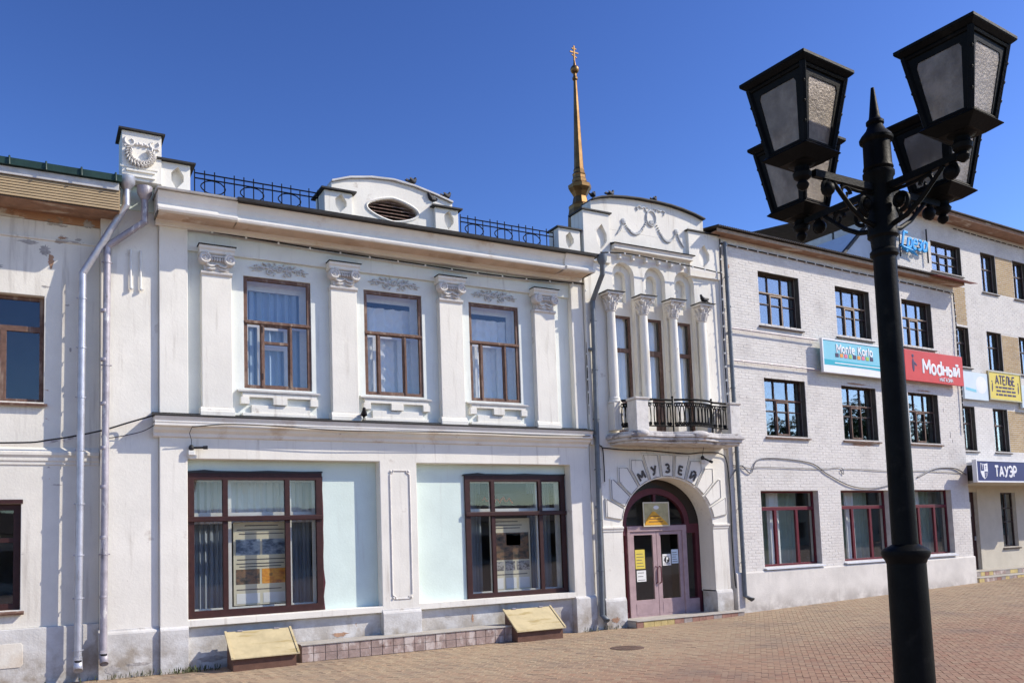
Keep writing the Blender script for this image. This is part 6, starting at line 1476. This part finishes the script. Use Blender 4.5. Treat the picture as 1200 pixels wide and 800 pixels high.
# ------------------------------------------------------------------ street lamp
LM = tag(empty("street_lamp", (4.294, -13.831, 0.0), 0.0), "black cast-iron street lamp with four lanterns in the right foreground", "street lamp")
b = MB(); b.lathe([(0.24, 0.0), (0.24, 0.10), (0.20, 0.13), (0.19, 0.30), (0.16, 0.36), (0.14, 0.42)], 0, 0, 24); b.build("base", "iron_lamp", LM, smooth=True)
b = MB(); b.lathe([(0.118, 0.40), (0.108, 1.2), (0.103, 2.015)], 0, 0, 28); b.build("lower_shaft", "iron_lamp", LM, smooth=True)
b = MB(); b.lathe([(0.104, 2.0), (0.112, 2.02), (0.124, 2.035), (0.130, 2.055), (0.128, 2.07), (0.112, 2.085), (0.09, 2.095), (0.072, 2.105)], 0, 0, 28); b.build("collar", "iron_lamp", LM, smooth=True)
b = MB(); b.lathe([(0.070, 2.09), (0.066, 3.0), (0.063, 3.80)], 0, 0, 24); b.build("upper_shaft", "iron_lamp", LM, smooth=True)
b = MB(); b.lathe([(0.064, 3.75), (0.078, 3.765), (0.078, 3.785), (0.066, 3.80), (0.070, 3.86), (0.085, 3.875), (0.085, 3.895), (0.078, 3.91), (0.088, 3.99), (0.078, 4.02), (0.072, 4.10), (0.078, 4.22), (0.088, 4.235), (0.088, 4.255), (0.074, 4.265), (0.084, 4.28), (0.078, 4.30), (0.076, 4.43), (0.092, 4.445), (0.094, 4.46), (0.085, 4.475), (0.055, 4.51), (0.042, 4.54), (0.05, 4.55), (0.05, 4.565), (0.034, 4.58), (0.030, 4.60), (0.010, 4.77)], 0, 0, 24); b.build("hub", "iron_lamp", LM, smooth=True)
def lamp_meshes():
    d = {}
    Rr = 0.587
    b = MB()                                          # arm with scrolls, along +x
    b.box(0.06, Rr-0.04, -0.016, 0.016, 4.135, 4.175)
    b.tube([(0.07, 0, 3.93), (0.16, 0, 3.95), (0.26, 0, 4.01), (0.36, 0, 4.10), (0.40, 0, 4.135)], [0.016, 0.015, 0.014, 0.013, 0.012], 8)
    b.spiral(0.125, 0, 4.045, 0.060, 0.020, 1.25, -PI/2, 0.014, 6)
    b.spiral(0.30, 0, 4.085, 0.045, 0.012, 1.1, PI, 0.012, 6, flip=-1)
    b.spiral(0.44, 0, 4.085, 0.048, 0.014, 1.2, PI/2, 0.013, 6, flip=-1)
    b.ball((0.44, 0, 4.085), 0.040, 10, 6); b.ball((0.13, 0, 4.05), 0.030, 10, 6)
    b.tube([(0.06, 0, 4.12), (0.2, 0, 4.115), (0.33, 0, 4.125)], 0.010, 6)
    d['arm'] = b.mesh("arm", "iron_lamp", True)
    b = MB(); b.lathe([(0.008, 4.04), (0.028, 4.055), (0.034, 4.075), (0.022, 4.095), (0.046, 4.112), (0.052, 4.135), (0.040, 4.152), (0.040, 4.172), (0.075, 4.186), (0.084, 4.195)], 0, 0, 16); d['socket'] = b.mesh("socket", "iron_lamp", True)
    def sq(a, z): return [(-a, -a, z), (a, -a, z), (a, a, z), (-a, a, z)]
    def frust(b, a0, z0, a1, z1): b.add(sq(a0, z0)+sq(a1, z1), [(3,2,1,0),(4,5,6,7),(0,1,5,4),(1,2,6,5),(2,3,7,6),(3,0,4,7)])
    b = MB(); frust(b, 0.085, 4.185, 0.150, 4.226); frust(b, 0.150, 4.227, 0.130, 4.246); d['plate'] = b.mesh("bottom_plate", "iron_lamp")
    z0, z1, a0, a1 = 4.245, 4.640, 0.116, 0.180
    b = MB()
    for (sx, sy) in ((-1,-1),(1,-1),(1,1),(-1,1)):
        b.tube([(sx*a0, sy*a0, z0), (sx*a1, sy*a1, z1)], 0.018, 6)
        for k in range(1, 4): b.ball((sx*(a0+(a1-a0)*k/4+0.006), sy*(a0+(a1-a0)*k/4+0.006), z0+(z1-z0)*k/4), 0.013, 6, 4)
    for (a, z) in ((a0, z0+0.008), (a1, z1-0.01)):
        q = sq(a, z)
        for i in range(4): b.tube([q[i], q[(i+1) % 4]], 0.012, 6)
    d['cage'] = b.mesh("cage", "iron_lamp")
    b = MB()
    for i in range(4):
        # inner flat frame of each face with a chamfered opening
        def pt(u, t, off=0.0):
            a = a0+(a1-a0)*t; z = z0+(z1-z0)*t
            p = [(u*a, -a-off, z), (a+off, u*a, z), (-u*a, a+off, z), (-a-off, -u*a, z)][i]
            return p
        outer = [(-0.98, 0.02), (0.98, 0.02), (0.98, 0.98), (-0.98, 0.98)]
        inn = [(-0.70, 0.06), (0.70, 0.06), (0.72, 0.80), (0.64, 0.86), (-0.64, 0.86), (-0.72, 0.80)]
        om = [outer[0], outer[1], outer[2], outer[2], outer[3], outer[3]]
        vs = [pt(*p) for p in om]+[pt(*p) for p in inn]; vs += [pt(p[0], p[1], -0.006) for p in om]+[pt(p[0], p[1], -0.006) for p in inn]
        fs = []
        for k in range(6):
            j = (k+1) % 6; fs += [(k, j, j+6, k+6), (k+12, k+18, j+18, j+12), (k+6, j+6, j+18, k+18)]
        b.add(vs, fs)
    d['faces'] = b.mesh("pane_frame", "iron_lamp")
    d['glass'] = []
    for i in range(4):
        b = MB()
        vs = []
        for off in (-0.004, -0.008):
            for (u, t) in ((-0.95, 0.03), (0.95, 0.03), (0.95, 0.97), (-0.95, 0.97)):
                a = a0+(a1-a0)*t; z = z0+(z1-z0)*t
                vs.append([(u*a, -a-off, z), (a+off, u*a, z), (-u*a, a+off, z), (-a-off, -u*a, z)][i])
        b.add(vs, [(0,1,2,3),(7,6,5,4),(0,4,5,1),(1,5,6,2),(2,6,7,3),(3,7,4,0)]); d['glass'].append(b.mesh("pane", "lamp_glass"))
    b = MB(); b.lathe([(0.05, 4.246), (0.045, 4.29), (0.03, 4.30), (0.03, 4.36)], 0, 0, 14); d['holder'] = b.mesh("bulb_holder", "iron_lamp", True)
    b = MB(); b.lathe([(0.02, 4.361), (0.03, 4.39), (0.05, 4.45), (0.052, 4.48), (0.035, 4.52), (0.008, 4.53)], 0, 0, 14); d['bulb'] = b.mesh("bulb", "bulb_white", True)
    b = MB(); frust(b, 0.190, 4.640, 0.216, 4.662); frust(b, 0.217, 4.663, 0.217, 4.682); frust(b, 0.212, 4.683, 0.06, 4.715)
    b.lathe([(0.05, 4.71), (0.045, 4.73), (0.03, 4.75), (0.02, 4.77), (0.008, 4.785)], 0, 0, 12); d['cap'] = b.mesh("cap", "iron_lamp")
    return d
lm = lamp_meshes()
for k in range(4):
    a = PI+k*PI/2
    ar = put("arm", lm['arm'], LM, 0, (0, 0, 0), a)
    ox, oy, oz = ((-0.028, 0.02, 0.012), (-0.045, 0.045, 0.05), (-0.01, 0.0, 0.0), (0.0, 0.0, 0.0))[k]
    ln = put("lantern", lm['cage'], LM, 0, (0.587*math.cos(a)+ox, 0.587*math.sin(a)+oy, oz), R(4.5))
    put("socket", lm['socket'], ln); put("bottom_plate", lm['plate'], ln, 0.003); put("pane_frame", lm['faces'], ln); put("cap", lm['cap'], ln, 0.003); put("bulb_holder", lm['holder'], ln); put("bulb", lm['bulb'], ln)
    for g_ in lm['glass']: put("pane", g_, ln)

# ------------------------------------------------------------------ across the street (mirrored in the windows)
OB = tag(empty("low_shop_row", (20, -46, 0)), "low row of shops across the street, mirrored in the shop windows", "building")
b = MB(); holes = [b.rect(-33+4.2*k, -33+4.2*k+2.4, 0.6, 2.6) for k in range(17)]
b.slab(b.rect(-35, 34, -0.1, 3.6), holes, 0.0, 0.3); b.build("wall", "beige_plaster", OB)
b = MB(); b.box(-35, 38, -0.4, -0.31+0.01, 0, 3.5); b.build("rear_partition", "dark_room", OB)
b = MB(); b.add([(-35.5,0.6,3.6),(38.5,0.6,3.6),(38.5,-6,5.2),(-35.5,-6,5.2),(-35.5,0.6,3.75),(38.5,0.6,3.75),(38.5,-6,5.35),(-35.5,-6,5.35)], [(0,1,2,3),(4,7,6,5),(0,4,5,1),(1,5,6,2),(2,6,7,3),(3,7,4,0)]); b.build("roof", "roof_dark", OB)
for k in range(17):
    window(OB, -33+4.2*k, -33+4.2*k+2.4, 0.6, 2.6, 0.1, 0.06, "dark_frame", grid_panes(-33+4.2*k, -33+4.2*k+2.4, 0.6, 2.6, 0.08, (-33+4.2*k+1.2,), (), 0.06), "window_glass")
HB = tag(empty("town_house", (80, -52, 0)), "two-storey house across the street, mirrored in the brick building's lower windows", "building")
b = MB(); hl = [b.rect(-26+3.4*k, -26+3.4*k+1.4, z_, z_+1.9) for k in range(27) for z_ in (1.2, 5.0)]
b.slab(b.rect(-28, 70, -0.1, 8.2), hl, 0.0, 0.3); b.build("wall", "beige_plaster", HB)
b = MB(); b.box(-28, 70, -0.5, -0.4, 0, 8.0); b.build("rear_partition", "dark_room", HB)
b = MB(); b.add([(-28.5,0.6,8.2),(70.5,0.6,8.2),(70.5,-6,11.2),(-28.5,-6,11.2),(-28.5,0.6,8.35),(70.5,0.6,8.35),(70.5,-6,11.35),(-28.5,-6,11.35)], [(0,1,2,3),(4,7,6,5),(0,4,5,1),(1,5,6,2),(2,6,7,3),(3,7,4,0)]); b.build("roof", "roof_dark", HB)
def tree(x, y, h_, r_, label):
    t = tag(empty("broadleaf_tree", (x, y, 0)), label, "tree", "trees across the street")
    b = MB(); b.tube([(0, 0, -0.1), (0.1, 0.05, h_*0.25), (0.0, 0.1, h_*0.5), (0.1, 0, h_*0.85)], [0.28, 0.22, 0.16, 0.05], 10)
    for k in range(7):
        a = 2.4*k; z_ = h_*(0.3+0.07*k); b.tube([(0.05, 0.05, z_), (r_*0.4*math.cos(a), r_*0.4*math.sin(a), z_+h_*0.12), (r_*0.75*math.cos(a), r_*0.75*math.sin(a), z_+h_*0.18)], [0.09, 0.06, 0.02], 6)
    b.build("trunk", "bark", t, smooth=True)
    cl = [(random.gauss(0, r_*0.45), random.gauss(0, r_*0.45), h_*(0.55+0.4*random.random()-0.1), r_*random.uniform(0.28, 0.5)) for _ in range(22)]
    vs = []; fs = []
    for i in range(2600):
        c = random.choice(cl); d = Vector((random.gauss(0, 1), random.gauss(0, 1), random.gauss(0, 1))).normalized()*c[3]*random.uniform(0.6, 1.05)
        p = Vector(c[:3])+d; u = Vector((random.gauss(0, 1), random.gauss(0, 1), random.gauss(0, 0.6))).normalized()*0.30; w_ = u.cross(d+Vector((0, 0, 0.2))).normalized()*0.20
        k = len(vs); vs += [p-u, p+w_, p+u, p-w_]; fs.append((k, k+1, k+2, k+3))
    b = MB(); b.v = [tuple(v) for v in vs]; b.f = fs; put("crown", b.raw("crown", "leaf_green"), t)
for (x, y, h_, r_, lab) in ((60, -45, 14, 4.4, "leftmost tree across the street, mirrored in the brick building's windows"), (71, -46, 17, 5.0, "second tree from the left across the street, seen only in the window panes"), (83, -46, 18, 5.4, "third tree from the left across the street, seen only in the window panes"), (97, -48, 20, 6.0, "tallest tree across the street, mirrored in the brick building's windows"), (114, -50, 19, 6.0, "farthest tree across the street, seen only in the window panes")):
    tree(x, y, h_, r_, lab)
MC = tag(empty("manhole_cover", (10.3, -3.05, 0.004)), "rusty round manhole cover set in the paving before the entrance", "manhole cover")
b = MB(); b.lathe([(0.33, -0.02), (0.33, 0.006), (0.30, 0.008)], 0, 0, 28); b.build("rim", "cast_iron_cover", MC)
b = MB(); b.lathe([(0.29, 0.0), (0.29, 0.010), (0.27, 0.012)], 0, 0, 28)
for k in range(-3, 4): b.box(-0.2+0.02*abs(k), 0.2-0.02*abs(k), 0.065*k-0.012, 0.065*k+0.012, 0.011, 0.016)
b.build("lid", "cast_iron_cover", MC)
